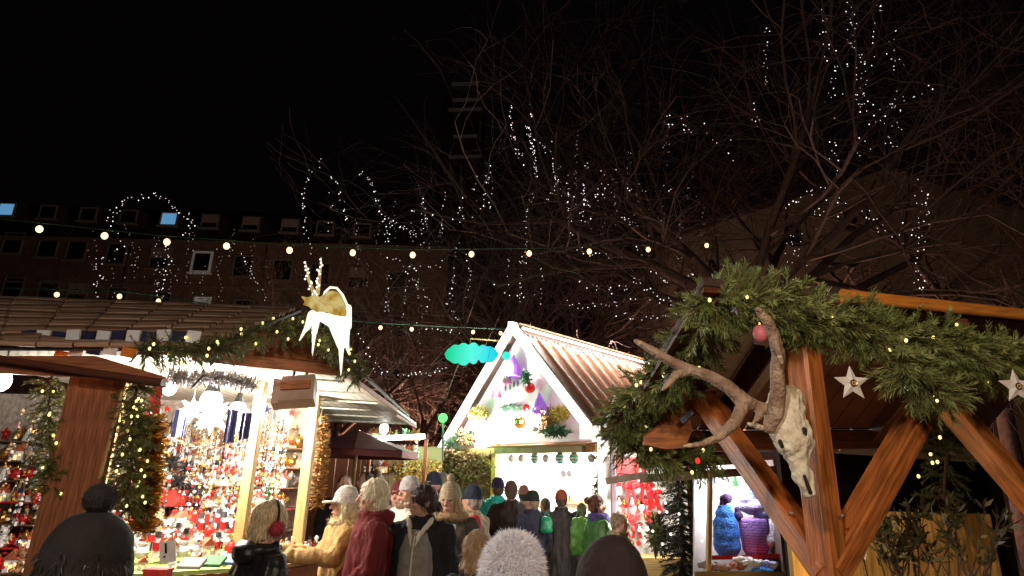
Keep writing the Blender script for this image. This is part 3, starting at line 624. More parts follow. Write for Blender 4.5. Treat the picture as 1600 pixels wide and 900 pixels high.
# goods on the near counter
d = (B_-A_); d.z = 0; d.normalize(); n = V((d.y, -d.x, 0)); Ln = (V((B_.x, B_.y, 0))-V((A_.x, A_.y, 0))).length
for r_ in range(5):
    x = .05
    while x < Ln+.05:
        p = V((A_.x, A_.y, 0))+d*x-n*(-.16+.15*r_); z = 1.09+.12*(.09+.15*r_)/.8+.035*r_
        put(random.choice(['snowman_figurine', 'plush_bear', 'toy_house', 'red_bauble', 'angel_figurine', 'nutcracker', 'candle_holder', 'silver_bauble', 'toy_bear'] if r_ else ['plush_bear', 'toy_house', 'snowman_figurine']), (p.x, p.y, z), rnd(1.15, 1.7) if r_ else .9, 'in the %s row on the near counter' % ('front', 'second', 'third', 'fourth', 'back')[r_], rz=R(35)+rnd(-.5, .5)); x += rnd(.07, .11) if r_ else rnd(.16, .3)
# goods on the aisle counter
a_ = V((B_.x+.02, B_.y+.12, 0)); b_ = V((C_.x+.22, C_.y+.35, 0)); dd = (b_-a_).normalized(); nn = V((dd.y, -dd.x, 0)); La = (b_-a_).length
for r_ in range(3):
    x = .1
    while x < La:
        p = a_+dd*x-nn*(-.12+.14*r_)
        put(random.choice(['red_star', 'plush_bear', 'silver_bauble', 'red_bauble', 'straw_star', 'snowman_figurine', 'angel_figurine']), (p.x, p.y, 1.085+.02*r_), rnd(.9, 1.2), 'in the %s row on the aisle counter' % ('front', 'middle', 'back')[r_], rz=R(70)+rnd(-.5, .5)); x += rnd(.08, .12)
# red boxes, navy lantern stars, black things
def redbox(label, p, s):
    mb = MB(); mb.box(V(p)+V((0, 0, s[2]/2)), s); mb.box(V(p)+V((0, 0, s[2]-.008)), (s[0]+.01, s[1]+.01, .02)); tag(obj('gift_box', mb, mat('red_card', (.55, .04, .03), var=.15)), label, 'box')
redbox('red gift box on the fourth shelf of the ornament stall', (P(276, 790, 6.4).x, 6.3, 1.49), (.2, .12, .14))
redbox('larger red gift box low in the middle of the ornament shelves', (P(297, 815, 6.3).x, 6.22, 1.29), (.22, .12, .17))
redbox('flat red gift box at the bottom right of the ornament shelves', (P(350, 805, 6.2).x, 6.1, 1.29), (.32, .14, .05))
redbox('small red box on the near counter beside the sign', (P(238, 860, 4.3).x, 4.42, 1.12), (.14, .1, .07))
def lantern_star(label, p, r, m_, cat='star lantern'):
    p = V(p); mb = MB(); random.seed(int(p.x*1000) % 977)
    for dr in [V(v).normalized() for v in ((1, 0, 0), (-1, 0, 0), (0, 1, 0), (0, -1, 0), (0, 0, 1), (0, 0, -1), (1, 1, 1), (1, 1, -1), (1, -1, 1), (1, -1, -1), (-1, 1, 1), (-1, 1, -1), (-1, -1, 1), (-1, -1, -1), (1, 0, 1), (-1, 0, 1), (1, 0, -1), (-1, 0, -1))]:
        mb.tube([p+dr*r*.2, p+dr*r], [r*.26, .002], 4)
    mb.tube([p, p+V((0, 0, r+.25))], .003, 4); return tag(obj('paper_star', mb, m_), label, cat)
LSTAR = glow('lit_star', (1, .96, .92), 3.2)
lantern_star('large lit white paper star high in the ornament stall', P(332, 650, 5.5), .17, LSTAR)
lantern_star('lit white paper star left of the largest one in the ornament stall', P(300, 640, 5.2), .11, LSTAR)
lantern_star('lit white paper star right of the largest one in the ornament stall', P(372, 655, 5.8), .13, LSTAR)
def scarf_hang(name, label, p, wd, L, m_, cat):
    mb = MB(); p = V(p); n_ = 8; pts = []
    for i in range(n_+1):
        a = i/n_; pts.append(p+V((wd*(a-.5), .02*math.sin(a*9), 0)))
    for i in range(n_): mb.slab([pts[i], pts[i+1], pts[i+1]-V((0, 0, L*rnd(.9, 1))), pts[i]-V((0, 0, L*.95))], (0, .012, 0))
    return tag(obj(name, mb, m_), label, cat)
scarf_hang('hanging_cloth', 'dark navy cloth hanging left below the lit stars', P(283, 640, 5.4), .10, .24, NAVY, 'cloth')
scarf_hang('hanging_cloth', 'narrow dark navy cloth hanging right below the lit stars', P(364, 640, 5.2), .08, .28, NAVY, 'cloth')
scarf_hang('hanging_cloth', 'dark navy cloth beside the front pine post of the ornament stall', P(386, 645, 5.3), .08, .24, NAVY, 'cloth')
random.seed(44)
for k, (px, py, Y, s) in enumerate(((268, 722, 6.2, .1), (290, 730, 6.2, .08), (281, 752, 6.2, .09), (305, 765, 6.2, .1))):
    lantern_star(['black spiky star at the upper left of the ornament shelves', 'small black spiky star in the upper ornament rows', 'black spiky star above the round wreath', 'black wreath like star in the middle of the ornament shelves'][k], P(px, py, Y), s, BLACK, 'star')
# wall wreath and cards
sg = thing('price_card', 'small white upright card with dark marks on the near counter', 'card', P(262, 866, 4.25))
mb = MB(); c = P(262, 862, 4.25); mb.box(c, (.1, .008, .13), Matrix.Rotation(R(-12), 3, 'Y')); obj('card', mb, WHITEC, sg)
mb = MB(); mb.box(c+V((-.012, -.007, .02)), (.012, .004, .06), Matrix.Rotation(R(-12), 3, 'Y')); mb.box(c+V((-.012, -.007, -.03)), (.012, .004, .012)); obj('mark', mb, BLACK, sg)
for k in range(3):
    c = P(300+32*k, 880-3*k, 4.15+.12*k); mb = MB(); mb.box(c, (.14, .1, .02), Matrix.Rotation(R(25), 3, 'X')); tag(obj('gift_pack', mb, [mat('pack_white', (.75, .8, .7)), mat('pack_green', (.2, .5, .2)), mat('pack_blue', (.3, .5, .75))][k]), ['white', 'green', 'blue'][k]+' flat gift pack lying at the front of the near counter', 'gift pack')

# ---------------------------------------------------------------- lit reindeer on the gable
rd = thing('lit_reindeer', 'glowing gold and white leaping reindeer figure on the ornament stall gable', 'light figure', P(505, 560, 4.4))
YR = 4.4
def cut(pix, th, dy=0): 
    mb = MB(); mb.slab([P(x, y, YR+dy) for x, y in pix], (0, th, 0)); return mb
REW = glow('reindeer_white', (1, .90, .66), 1.5); REG = glow('reindeer_gold', (.85, .52, .07), .62)
nt = REG.node_tree; tn = nt.nodes.new('ShaderNodeTexNoise'); tn.inputs['Scale'].default_value = 14; tcn = nt.nodes.new('ShaderNodeTexCoord'); nt.links.new(tcn.outputs['Object'], tn.inputs[0])
rp = nt.nodes.new('ShaderNodeValToRGB'); rp.color_ramp.elements[0].position = .35; rp.color_ramp.elements[0].color = (.62, .30, .02, 1); rp.color_ramp.elements[1].position = .62; rp.color_ramp.elements[1].color = (1, .80, .30, 1)
nt.links.new(tn.outputs[0], rp.inputs[0]); nt.links.new(rp.outputs[0], nt.nodes['Emission'].inputs[0])
# modelled as an inflated figure: capsules along the limbs
def RP(x, y, dy=0): return P(x, y, YR+dy)
def px2m(n): return n*YR/1013
mb = MB()
for (a, b, r1, r2, dy) in (((500, 478), (519, 470), 13, 18, 0), ((519, 470), (529, 488), 18, 15, 0), ((494, 478), (483, 470), 10, 7, 0), ((483, 470), (470, 463), 6, 1.5, 0), ((483, 474), (474, 476), 6, 2, 0), ((492, 470), (492, 455), 8, 4, 0)):
    mb.cap(RP(*a, dy), RP(*b, dy), px2m(r1), px2m(r2), 12)
obj('body', remesh(mb, .012, 'body', REG, 2), REG, rd)
mb = MB()
for (a, b, r1, r2, dy) in (((488, 492), (480, 512), 8, 5, -.03), ((480, 510), (468, 532), 4.5, 1.5, -.03), ((496, 486), (491, 520), 8, 5, .03), ((491, 520), (488, 556), 4, 1.2, .03), ((500, 494), (526, 504), 8, 13, -.02),
                           ((520, 503), (536, 502), 10, 9, -.03), ((526, 506), (533, 540), 14, 7, -.03), ((533, 540), (533, 590), 5, 1.2, -.03), ((540, 500), (541, 535), 9, 5, .03), ((541, 535), (545, 552), 5, 2, .03), ((545, 480), (547, 512), 5, 3, 0)):
    mb.cap(RP(*a, dy), RP(*b, dy), px2m(r1), px2m(r2), 10)
obj('legs', remesh(mb, .009, 'legs', REW, 2), REW, rd)
mb = MB(); mb.tube([RP(503, 470), RP(508, 456), RP(516, 449), RP(526, 450), RP(535, 460), RP(542, 476), RP(547, 495), RP(547, 510)], [.009]*8, 8); obj('rim_light', mb, REW, rd)
for pts in (((492, 462), (482, 436), (477, 408)), ((496, 460), (500, 425), (502, 402))):
    mb = MB(); q = [RP(*p) for p in pts]; mb.tube(q, [.016, .011, .004], 8); h = obj('antler', mb, REG, rd)
    q2 = MB()
    for i in range(14):
        p, t = polyat(q, i/14); q2.ell(p+V((rnd(-.02, .02), -.015, rnd(-.01, .01))), .008, 6)
    obj('bulbs', q2, FAIRY, h)
mb = MB(); mb.tube([RP(520, 480), P(500, 520, F2.y+.1)], .012, 6); mb.tube([RP(532, 540), P(532, 575, F2.y+.05)], .008, 6); obj('mount', mb, BLACK, rd)
lamp('figure_light', P(515, 500, 4.15), 5, (1, .8, .5), .15, rd)

# ================================================================ GABLED STALL IN THE MIDDLE
gs = thing('gabled_stall', 'tall steep gabled stall outlined with white lights in the middle of the market', 'market stall', (-.05, 12, 0))
av = V((.72, -.694, 0)); bv = V((.694, .72, 0)); O2 = V((.13, 12, 0)); WH = 2.02; ZE = 2.50; ZP = 4.72; DP = 4.6
def S(a, b, z): return O2+av*a+bv*b+V((0, 0, z))
pk = S(0, 0, ZP); el_ = S(-WH, 0, ZE-.15); er_ = S(WH, 0, ZE)
GLW = mat('white_board_lit', (.8, .78, .74), rough=.4)
for s, e in ((-1, el_), (1, er_)):
    o = beam('bargeboard', e+bv*-.1, pk+bv*-.1, .05, .26, GLW, gs, up=-bv)
    o = beam('bargeboard', e+bv*-.1, pk+bv*-.1, .26, .05, GLW, gs, up=(bv.cross((pk-e).normalized())).cross((pk-e).normalized())) if False else o
    q = MB(); d_ = (pk-e).normalized(); 
    for t_ in (-.0,): q.tube([e-bv*.16+V((0, 0, .0)), pk-bv*.16], .08, 10)
    obj('led_strip', q, LED, gs)
mb = MB(); mb.slab([pk-bv*.2+V((-.06, 0, -.12)), pk-bv*.2+V((.06, 0, -.12)), pk-bv*.2+V((.05, 0, .1)), pk-bv*.2+V((-.05, 0, .1))], bv*.15); obj('finial', mb, LED, gs)
# roof planes
for s in (-1, 1):
    e0 = S(s*WH, -.05, ZE if s > 0 else ZE-.15); e1 = e0+bv*DP; k0 = S(0, -.05, ZP); k1 = k0+bv*DP
    mb = MB(); mb.slab([e0, e1, k1, k0], V((0, 0, -.05))); obj('roof', mb, ROOFDK, gs)
    if s > 0:
        nrm = (e1-e0).cross(k0-e0).normalized(); nrm = nrm if nrm.z > 0 else -nrm
        for i in range(12):
            t = (i+.5)/12; a = e0.lerp(e1, t)+nrm*.03; b = k0.lerp(k1, t)+nrm*.03
            beam('roof_board', a+(b-a)*(.02+.05*(i % 3)), b-(b-a)*.1, .26, .03, SHINGLE, gs, up=nrm)
            beam('roof_batten', a+bv*.18+(b-a)*.03+nrm*.03, b+bv*.18-(b-a)*.1+nrm*.03, .07, .07, BOARD, gs, up=nrm)
        q = MB(); a = k0-nrm*-.12+(e0-k0)*.05; b = k1-nrm*-.12+(e1-k1)*.05; q.tube([a, b], .03, 8); obj('led_strip', q, LED, gs)
        for i in range(36):   # icicle light drops on the upper roof
            t = i/35; a = (k0.lerp(k1, t))+nrm*.08+(e0-k0)*.10; b = a+(e0-k0)*rnd(.03, .09)
            q = MB(); q.tube([a, b], .011, 4); obj('light_drop', q, FAIRY, gs)
        beam('ridge_board', k0+V((0, 0, .08)), k1+V((0, 0, .08)), .2, .035, BOARD, gs)
        lamp('ridge_light', k0.lerp(k1, .3)+nrm*.35+(e0-k0)*.02, 130, (1, .92, .85), (2.6, .12), gs, 'AREA', rot=(e0-k0+nrm*-.35*5).to_track_quat('-Z', 'Y').to_euler())
        lamp('ridge_light', k0.lerp(k1, .75)+nrm*.35+(e0-k0)*.02, 100, (1, .92, .85), (2.0, .12), gs, 'AREA', rot=(e0-k0+nrm*-.35*5).to_track_quat('-Z', 'Y').to_euler())
# gable infill panel behind decorations
mb = MB(); mb.slab([S(-WH+.12, .06, ZE-.1), S(WH-.12, .06, ZE-.1), S(0, .06, ZP-.12)], bv*.04); obj('gable_panel', mb, mat('gable_white', (.72, .52, .66), col2=(.8, .7, .74), scale=2), gs)
for a in (-.5, 1.98):
    p = S(a, .0, 0); beam('post', p, p+V((0, 0, 2.5)), .12, .12, mat('yellow_pine', (.68, .42, .12)), gs, up=bv)
beam('cross_beam', S(-1.9, -.04, 2.36), S(1.9, -.04, 2.36), .08, .12, PINE, gs)
beam('awning_beam', S(.0, -.5, 2.33), S(2.0, -.5, 2.33), .1, .09, mat('brown_pink_wood', (.38, .24, .16)), gs)
mb = MB(); mb.slab([S(-.2, -.55, 2.38), S(2.1, -.55, 2.38), S(2.1, .05, 2.47), S(-.2, .05, 2.47)], (0, 0, .03)); obj('awning', mb, BOARD, gs)
beam('brace', S(-.5, 0, 2.0), S(-.95, 0, 2.34), .07, .07, MATS['yellow_pine'], gs, up=bv)
mb = MB(); mb.slab([S(-.6, 2.2, 0), S(2, 2.2, 0), S(2, 2.2, 2.5), S(-.6, 2.2, 2.5)], bv*.04); obj('back_wall', mb, WHITEP, gs)
for a in (-.56, 2.04):
    mb = MB(); mb.slab([S(a, .1, 0), S(a, 2.2, 0), S(a, 2.2, 2.5), S(a, .1, 2.5)], av*.04); obj('side_wall', mb, WHITEP, gs)
mb = MB(); mb.slab([S(-.45, .05, .0), S(1.9, .05, .0), S(1.9, .05, 1.1), S(-.45, .05, 1.1)], bv*.05); obj('counter_front', mb, BOARD, gs)
mb = MB(); mb.slab([S(-.45, -.1, 1.1), S(1.9, -.1, 1.1), S(1.9, .6, 1.1), S(-.45, .6, 1.1)], (0, 0, .05)); obj('counter', mb, PINE, gs)
mb = MB(); mb.slab([S(-.5, 2.05, 1.4), S(1.7, 2.05, 1.4), S(1.7, 2.05, 1.45), S(-.5, 2.05, 1.45)], bv*.14); obj('shelf', mb, PINE, gs)
def area_at(name, p, target, power, size, parent, col=(1, .96, .92)):
    return lamp(name, p, power, col, size, parent, 'AREA', rot=(V(target)-V(p)).to_track_quat('-Z', 'Y').to_euler())
for k, a in enumerate((.15, 1.35)):
    t = thing('tube_lamp', ['white tube lamp inside the left half of the gabled stall', 'white tube lamp inside the right half of the gabled stall'][k], 'lamp', S(a, 1.0, 2.42))
    q = MB(); q.tube([S(a-.5, 1.0, 2.42), S(a+.5, 1.0, 2.42)], .025, 8); obj('tube', q, TUBE, t)
    lamp('lamp_light', S(a, 1.0, 2.25), 280, (1, .95, .9), .12, t)
for k, (a, z) in enumerate(((-.9, 2.75), (.75, 2.75), (0, 3.75))):
    t = thing('spot_lamp', ['small spotlight at the lower left of the lit gable', 'small spotlight at the lower right of the lit gable', 'small spotlight high in the lit gable'][k], 'lamp', S(a, -.3, z))
    q = MB(); q.loft([(S(a, -.28, z-.08), .06, .06), (S(a, -.28, z), .05, .05)], 10); obj('housing', q, GREYM, t); q = MB(); q.ell(S(a, -.28, z+.02), (.05, .05, .03), 8); obj('lens', q, TUBE, t)
    lamp('lamp_light', S(a, -.28, z+.1), 150, (1, .93, .9), .08, t)
# gable decorations
PUR = mat('purple_glow_foil', (.30, .10, .55), rough=.4, emit=.35, ecol=(.4, .15, .8)); PINK = mat('pink_foil', (.75, .25, .45), rough=.5)  # purple foil glows by itself, light put into its colour
def deco(name, label, cat, px, py, off, build, m_):
    # stands on the gable panel plane
    d_ = ray(px, py); nrm = bv; t = ((O2+bv*off)-CAM).dot(nrm)/d_.dot(nrm); p = CAM+d_*t
    mb = MB(); build(mb, p); return tag(obj(name, mb, m_), label, cat)
def bell(r): 
    return lambda mb, p: mb.loft([(p+V((0, 0, -r*1.2)), r, r*.8), (p+V((0, 0, -r)), r*.8, r*.6), (p, r*.6, r*.5), (p+V((0, 0, r*.7)), r*.25, r*.25), (p+V((0, 0, r)), .01, .01)], 12)
deco('foil_bell', 'purple foil bell hanging at the top of the lit gable', 'bell', 802, 570, -.12, bell(.2), PUR)
deco('foil_bell', 'smaller violet bell on the right slope of the lit gable', 'bell', 843, 625, -.12, bell(.13), PUR)
deco('foil_bell', 'lower violet bell beside the right bargeboard', 'bell', 850, 636, -.12, bell(.11), PUR)
deco('foil_bell', 'pink bell near the left bargeboard of the gable', 'bell', 776, 610, -.12, bell(.12), PINK)
deco('bauble', 'round red bauble on the right side of the lit gable', 'bauble', 828, 606, -.12, lambda mb, p: mb.ell(p, .1, 12), REDG)
deco('bauble', 'small teal glowing ball under the gable peak', 'bauble', 791, 556, -.1, lambda mb, p: mb.ell(p, .085, 12), glow('teal_ball', (.05, .8, .65), 1.2))
def bushy(label, px, py, off, wpx, hpx, m_, n=500, name='dried_bouquet', cat='bouquet', L=.09, Y=None):
    d_ = ray(px, py)
    if Y: p = P(px, py, Y)
    else: t = ((O2+bv*off)-CAM).dot(bv)/d_.dot(bv); p = CAM+d_*t
    s = p.y/1013; mb = MB()
    for i in range(n):
        o = rdir()*rnd(.2, 1); o = V((o.x*wpx*s/2, o.y*wpx*s/3, o.z*hpx*s/2)); q = (o.normalized()+rdir()*.7).normalized(); sd = rdir().cross(q).normalized()*L*.16; e = p+o+q*L*rnd(.5, 1.2)
        mb.add([p+o-sd, p+o+sd, e+sd*.4, e-sd*.4], [(0, 1, 2, 3)])
    mb.ell(p, (wpx*s*.3, wpx*s*.2, hpx*s*.3), 8)
    return tag(obj(name, mb, m_), label, cat)
BRN = mat('dried_brown', (.30, .17, .07), var=.5, scale=20); YEL = mat('dried_yellow', (.55, .42, .10), var=.5, scale=20); GRN = mat('leaf_green', (.05, .16, .08), var=.5, scale=20)
bushy('yellowish dried bouquet at the left of the lit gable', 750, 648, -.1, 30, 26, YEL, 350)
bushy('brown dried bouquet at the lower left corner of the lit gable', 728, 682, -.15, 30, 26, BRN, 350)
bushy('wide brown dried bouquet at the right of the lit gable', 852, 655, -.1, 44, 40, BRN, 800)
bushy('yellow dried bouquet next to the right bargeboard', 875, 645, -.05, 28, 22, YEL, 350)
bushy('green leafy clump at the lower right of the lit gable', 868, 674, -.25, 44, 16, GRN, 400, 'leafy_clump', 'foliage')
bushy('pale green sprig across the middle of the lit gable', 800, 637, -.1, 44, 10, mat('pale_green', (.3, .5, .38)), 250, 'leafy_clump', 'foliage')
bushy('frosted green clump at the left foot of the white bargeboard', 705, 690, -.15, 26, 20, mat('frost_green', (.45, .6, .45)), 250, 'leafy_clump', 'foliage')
# gnome-like face marks replaced by hanging icicles in the gable: small dark drops
for k, (px, py) in enumerate(((790, 605), (797, 603), (803, 599), (809, 598))):
    deco('hanging_drop', 'thin dark glass drop hanging in the middle of the lit gable', 'ornament', px, py, -.05, lambda mb, p: mb.loft([(p-V((0, 0, .07)), .012, .012), (p, .02, .02), (p+V((0, 0, .05)), .005, .005)], 8), mat('drop_dark', (.15, .15, .25)))['group'] = 'thin dark glass drops in the lit gable'
# hanging lanterns
TEAL = mat('teal_glass', (.05, .42, .34), rough=.3); GLS = mat('grey_glass', (.35, .42, .38), rough=.3)
for k, px in enumerate((799, 815, 836, 853, 875, 897, 924)):
    d_ = ray(px, 716); t = ((O2-bv*.12)-CAM).dot(bv)/d_.dot(bv); p = CAM+d_*t; teal = k in (2, 4, 5); r = .085 if teal else .065
    t_ = thing('hanging_lantern', 'round %s glass lantern hanging in the row under the gabled stall beam' % ('teal' if teal else 'pale grey'), 'lantern', p, group='teal lanterns under the beam' if teal else 'pale grey lanterns under the beam')
    q = MB(); q.ell(p, (r, r, r*1.15), 12); obj('glass', q, TEAL if teal else GLS, t_, smooth=True)
    q = MB(); q.torus(p, r*1.02, .012, 12, 5); q.torus(p+V((0, 0, r*.6)), r*.82, .01, 12, 5); q.torus(p-V((0, 0, r*.6)), r*.82, .01, 12, 5); q.tube([p+V((0, 0, r*1.1)), p+V((0, 0, r*1.1+.1))], .006, 4); obj('frame', q, WHITEP, t_)
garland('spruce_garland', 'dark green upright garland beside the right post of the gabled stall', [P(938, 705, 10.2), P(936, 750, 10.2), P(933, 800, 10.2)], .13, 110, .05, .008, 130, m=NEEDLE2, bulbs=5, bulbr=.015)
deco('foil_bell', 'rose pink bell high on the left slope of the lit gable', 'bell', 792, 588, -.14, bell(.12), PINK)
deco('bauble', 'gold bauble low in the middle of the lit gable', 'bauble', 812, 660, -.2, lambda mb, p: mb.ell(p, .11, 12), GOLD)
deco('bauble', 'violet bauble beside the brown bouquet of the lit gable', 'bauble', 838, 645, -.25, lambda mb, p: mb.ell(p, .09, 12), PUR)
deco('bauble', 'small red bauble in the pale green sprig of the lit gable', 'bauble', 822, 637, -.25, lambda mb, p: mb.ell(p, .07, 12), REDG)
bushy('small green clump high on the right slope of the lit gable', 822, 590, -.12, 16, 22, MATS['leaf_green'], 160, 'leafy_clump', 'foliage')
# goods on the back wall and counter of the gabled stall
random.seed(5)
for k in range(24):
    a = -.45+k*.09; put(random.choice(['silver_bauble', 'plush_bear', 'candle_holder', 'angel_figurine', 'straw_star']), S(a, 2.1, 1.45), 1.3, 'on the back shelf of the gabled stall')
for k in range(20):
    a = -.4+k*.11; put(random.choice(['silver_bauble', 'toy_house', 'toy_bear', 'snowman_figurine', 'toy_tree']), S(a, .15+rnd(0, .2), 1.15), 1.5, 'on the counter of the gabled stall')
for k in range(3):
    deco('dark_ornament', 'small dark hanging ornament on the white back wall of the gabled stall', 'ornament', 871+k*9, 740, 2.0, lambda mb, p: mb.ell(p, (.05, .03, .07), 8), mat('dk_grey', (.05, .04, .05)))['group'] = 'small dark ornaments on the white back wall'
deco('pink_ornament', 'pink heart shaped ornament on the white back wall of the gabled stall', 'ornament', 816, 736, 2.0, lambda mb, p: (mb.ell(p, (.11, .03, .08), 10), mb.ell(p+V((.06, 0, -.05)), (.07, .03, .05), 8)), PINK)
# the far peaked white frame behind the roof
mb = MB(); mb.tube([P(945, 668, 8.6), P(962, 618, 8.6), P(970, 634, 8.6)], .022, 6); tag(obj('white_bracket', mb, GLW), 'thin white peaked bracket at the lower right of the gabled roof', 'bracket')
mb = MB(); mb.slab([P(906, 665, 10.3), P(938, 665, 10.1), P(938, 686, 10.1), P(906, 686, 10.3)], (0, .05, 0)); obj('eave_panel', mb, glow('eave_glow', (1, .9, .8), 1.2), gs)  # no lamp: the panel's brightness is put in as glow

# green cloud sign
cs = thing('cloud_sign', 'glowing green and cyan cloud shaped sign hanging left of the gable peak', 'sign', P(735, 553, 12.1))
mb = MB(); random.seed(2)
for i in range(11):
    t = i/10; x = 703+t*68; h = 13*math.sqrt(max(.15, 1-(2*t-1)**2)); c = P(x, 553, 12.1); mb.ell(c, (.12, .06, h*.7*12.1/1013), 12)
for i in range(13):
    a = i/13*2*math.pi; q = rnd(.075, .125); mb.ell(P(736+33*math.cos(a), 553+10*math.sin(a), 12.1), (q, .09, q), 12)
me = remesh(mb, .025, 'panel', WHITEP, 1)
m_ = bpy.data.materials.new('cloud_green'); m_.use_nodes = True; nt = m_.node_tree; nt.nodes.clear()
tc = nt.nodes.new('ShaderNodeTexCoord'); sp = nt.nodes.new('ShaderNodeSeparateXYZ'); cr = nt.nodes.new('ShaderNodeValToRGB'); em = nt.nodes.new('ShaderNodeEmission'); ou = nt.nodes.new('ShaderNodeOutputMaterial')
nt.links.new(tc.outputs['Generated'], sp.inputs[0]); nt.links.new(sp.outputs[0], cr.inputs[0]); nt.links.new(cr.outputs[0], em.inputs[0]); nt.links.new(em.outputs[0], ou.inputs[0]); em.inputs[1].default_value = 1.05
e = cr.color_ramp.elements; e[0].color = (0, .62, .22, 1); e[1].color = (0, .62, .85, 1); n_ = e.new(.5); n_.color = (.10, .95, .75, 1)
me.materials.clear(); me.materials.append(m_); obj('panel', me, m_, cs)
mb = MB(); mb.tube([P(735, 542, 12.1), P(735, 529, 12.1), P(790, 533, 12.1)], .015, 5); obj('bracket', mb, PINE, cs)
lamp('sign_light', P(735, 553, 11.8), 4, (.1, 1, .7), .15, cs)
gl = thing('green_lamp', 'bright green globe lamp left of the gabled stall foot', 'lamp', P(692, 653, 11.5))
mb = MB(); mb.ell(P(692, 653, 11.5), .085, 12); obj('globe', mb, glow('green_globe', (.12, 1, .16), 2.5), gl, smooth=True)
mb = MB(); mb.tube([P(692, 660, 11.5), P(692, 720, 11.5)], .02, 6); obj('pole', mb, BLACK, gl); lamp('lamp_light', P(692, 653, 11.3), 70, (.05, 1, .3), .1, gl)

# ================================================================ MIDDLE BACKGROUND: small stall, parasol, hedges
ss = thing('small_stall', 'small low stall with a tube lit white fascia behind the ornament stall', 'market stall', P(600, 760, 11))
q0 = P(575, 688, 10.8); q1 = P(664, 684, 10.8)
mb = MB(); mb.slab([q0, q1, q1+V((-.2, 1.5, .12)), q0+V((.2, 1.5, .12))], (0, 0, .04)); obj('roof', mb, ROOFDK, ss)
mb = MB(); mb.tube([q0-V((0, .05, -.02)), q1-V((0, .05, -.02))], .04, 8); obj('tube', mb, TUBE, ss)
for q in (q0, q1): beam('post', (q.x, q.y+.2, 0), (q.x, q.y+.2, q.z), .06, .06, BOARD, ss, up=(0, 1, 0))
mb = MB(); mb.box(((q0.x+q1.x)/2, 11.0, .5), (1, .5, 1)); obj('counter', mb, BOARD, ss)
mb = MB(); mb.box(((q0.x+q1.x)/2, 12.2, 1.2), (1.3, .05, 2.4)); obj('back_wall', mb, PLASTER, ss)
stall_lamp('very bright bare bulb above the small stall fascia', P(600, 670, 10.3), 45, r=.075)
pr = thing('parasol', 'dark red parasol beside the far end of the ornament stall', 'parasol', (P(560, 690, 10).x, 10, 0))
c = P(560, 672, 10); mb = MB(); rim = [c+V((.95*math.cos(k*math.pi/4+.2), .95*math.sin(k*math.pi/4+.2), -.32)) for k in range(8)]
for k in range(8): mb.slab([c, rim[k], rim[(k+1) % 8]], (0, 0, -.02)); mb.slab([rim[k], rim[(k+1) % 8], rim[(k+1) % 8]-V((0, 0, .1)), rim[k]-V((0, 0, .1))], (.01, .01, 0))
obj('canopy', mb, mat('maroon_canvas', (.16, .04, .04), bump=.2), pr); mb = MB(); mb.tube([(c.x, 10, 0), (c.x, 10, c.z)], .03, 8); obj('pole', mb, PINE, pr)
for k in range(8):
    mb = MB(); mb.tube([c-V((0, 0, .04)), rim[k]], .01, 4); obj('rib', mb, BLACK, pr)
HEDGE = mat('hedge_leaf', (.13, .085, .035), col2=(.26, .18, .07), scale=3, rough=.7)
def hedge(label, p0, p1, h, dpt, n, m_, name='hedge', cat='hedge', ls=.06):
    mb = MB(); p0 = V(p0); p1 = V(p1); th = thing(name, label, cat, (p0.x, p0.y, 0))
    for i in range(n):
        p = p0.lerp(p1, rnd(0, 1)); z = h*math.sqrt(rnd(0, 1))*(1+.10*noise.noise(V((p.x*1.4, p.y, 3)))); p = V((p.x, p.y+rnd(-dpt, dpt)/2, z)); q = rdir(); s = rdir().cross(q).normalized()*ls*.3
        mb.add([p, p+q*ls*.5+s, p+q*ls, p+q*ls*.5-s], [(0, 1, 2, 3)])
    for i in range(int((p1-p0).length*3)):
        p = p0.lerp(p1, (i+.5)/int((p1-p0).length*3)); mb.ell((p.x, p.y+dpt*.3, h*.5), (.3, dpt*.3, h*.46), 8)
    obj('foliage', mb, m_, th)
    st = MB()
    for i in range(int((p1-p0).length*5)+2):
        p = p0.lerp(p1, rnd(0, 1)); st.tube([(p.x, p.y, 0), (p.x+rnd(-.2, .2), p.y+rnd(-.1, .1), h*.9)], [.02, .006], 4)
    obj('stem', st, BARK, th); return th
random.seed(8)
for k in range(36):
    put(random.choice(['silver_bauble', 'plush_bear', 'angel_figurine', 'navy_star', 'toy_house', 'gold_bauble']), (P(578+(k % 12)*6.5, 700, 12.1).x, 12.1, 1.9+.3*(k//12)), 2.0, 'on the %s row of the small stall' % ('lower', 'middle', 'upper')[k//12])
random.seed(9)
hedge('brownish hedge behind the crowd left of the gabled stall', (P(635, 700, 13).x, 13.4, 0), (P(775, 700, 13).x, 12.6, 0), 2.35, .7, 14000, HEDGE)
hedge('warm lit golden shrub beside the small stall', (P(620, 700, 12).x, 12.1, 0), (P(690, 700, 12).x, 12.0, 0), 2.15, .4, 3500, mat('gold_leaf', (.30, .18, .05), col2=(.5, .32, .1), scale=3))
stall_lamp('warm bulb in front of the golden shrub', P(652, 712, 11.2), 20, (1, .7, .35), r=.03, em=WARMB)
wl = thing('dark_fence', 'tall dark board fence closing the market behind the hedge', 'fence', (-2, 15, 0))
for k in range(46):
    x = -9+k*.3; mb = MB(); mb.box((x, 15.2, 1.2), (.28, .04, 2.4+.03*(k % 3))); obj('board', mb, BOARD, wl)

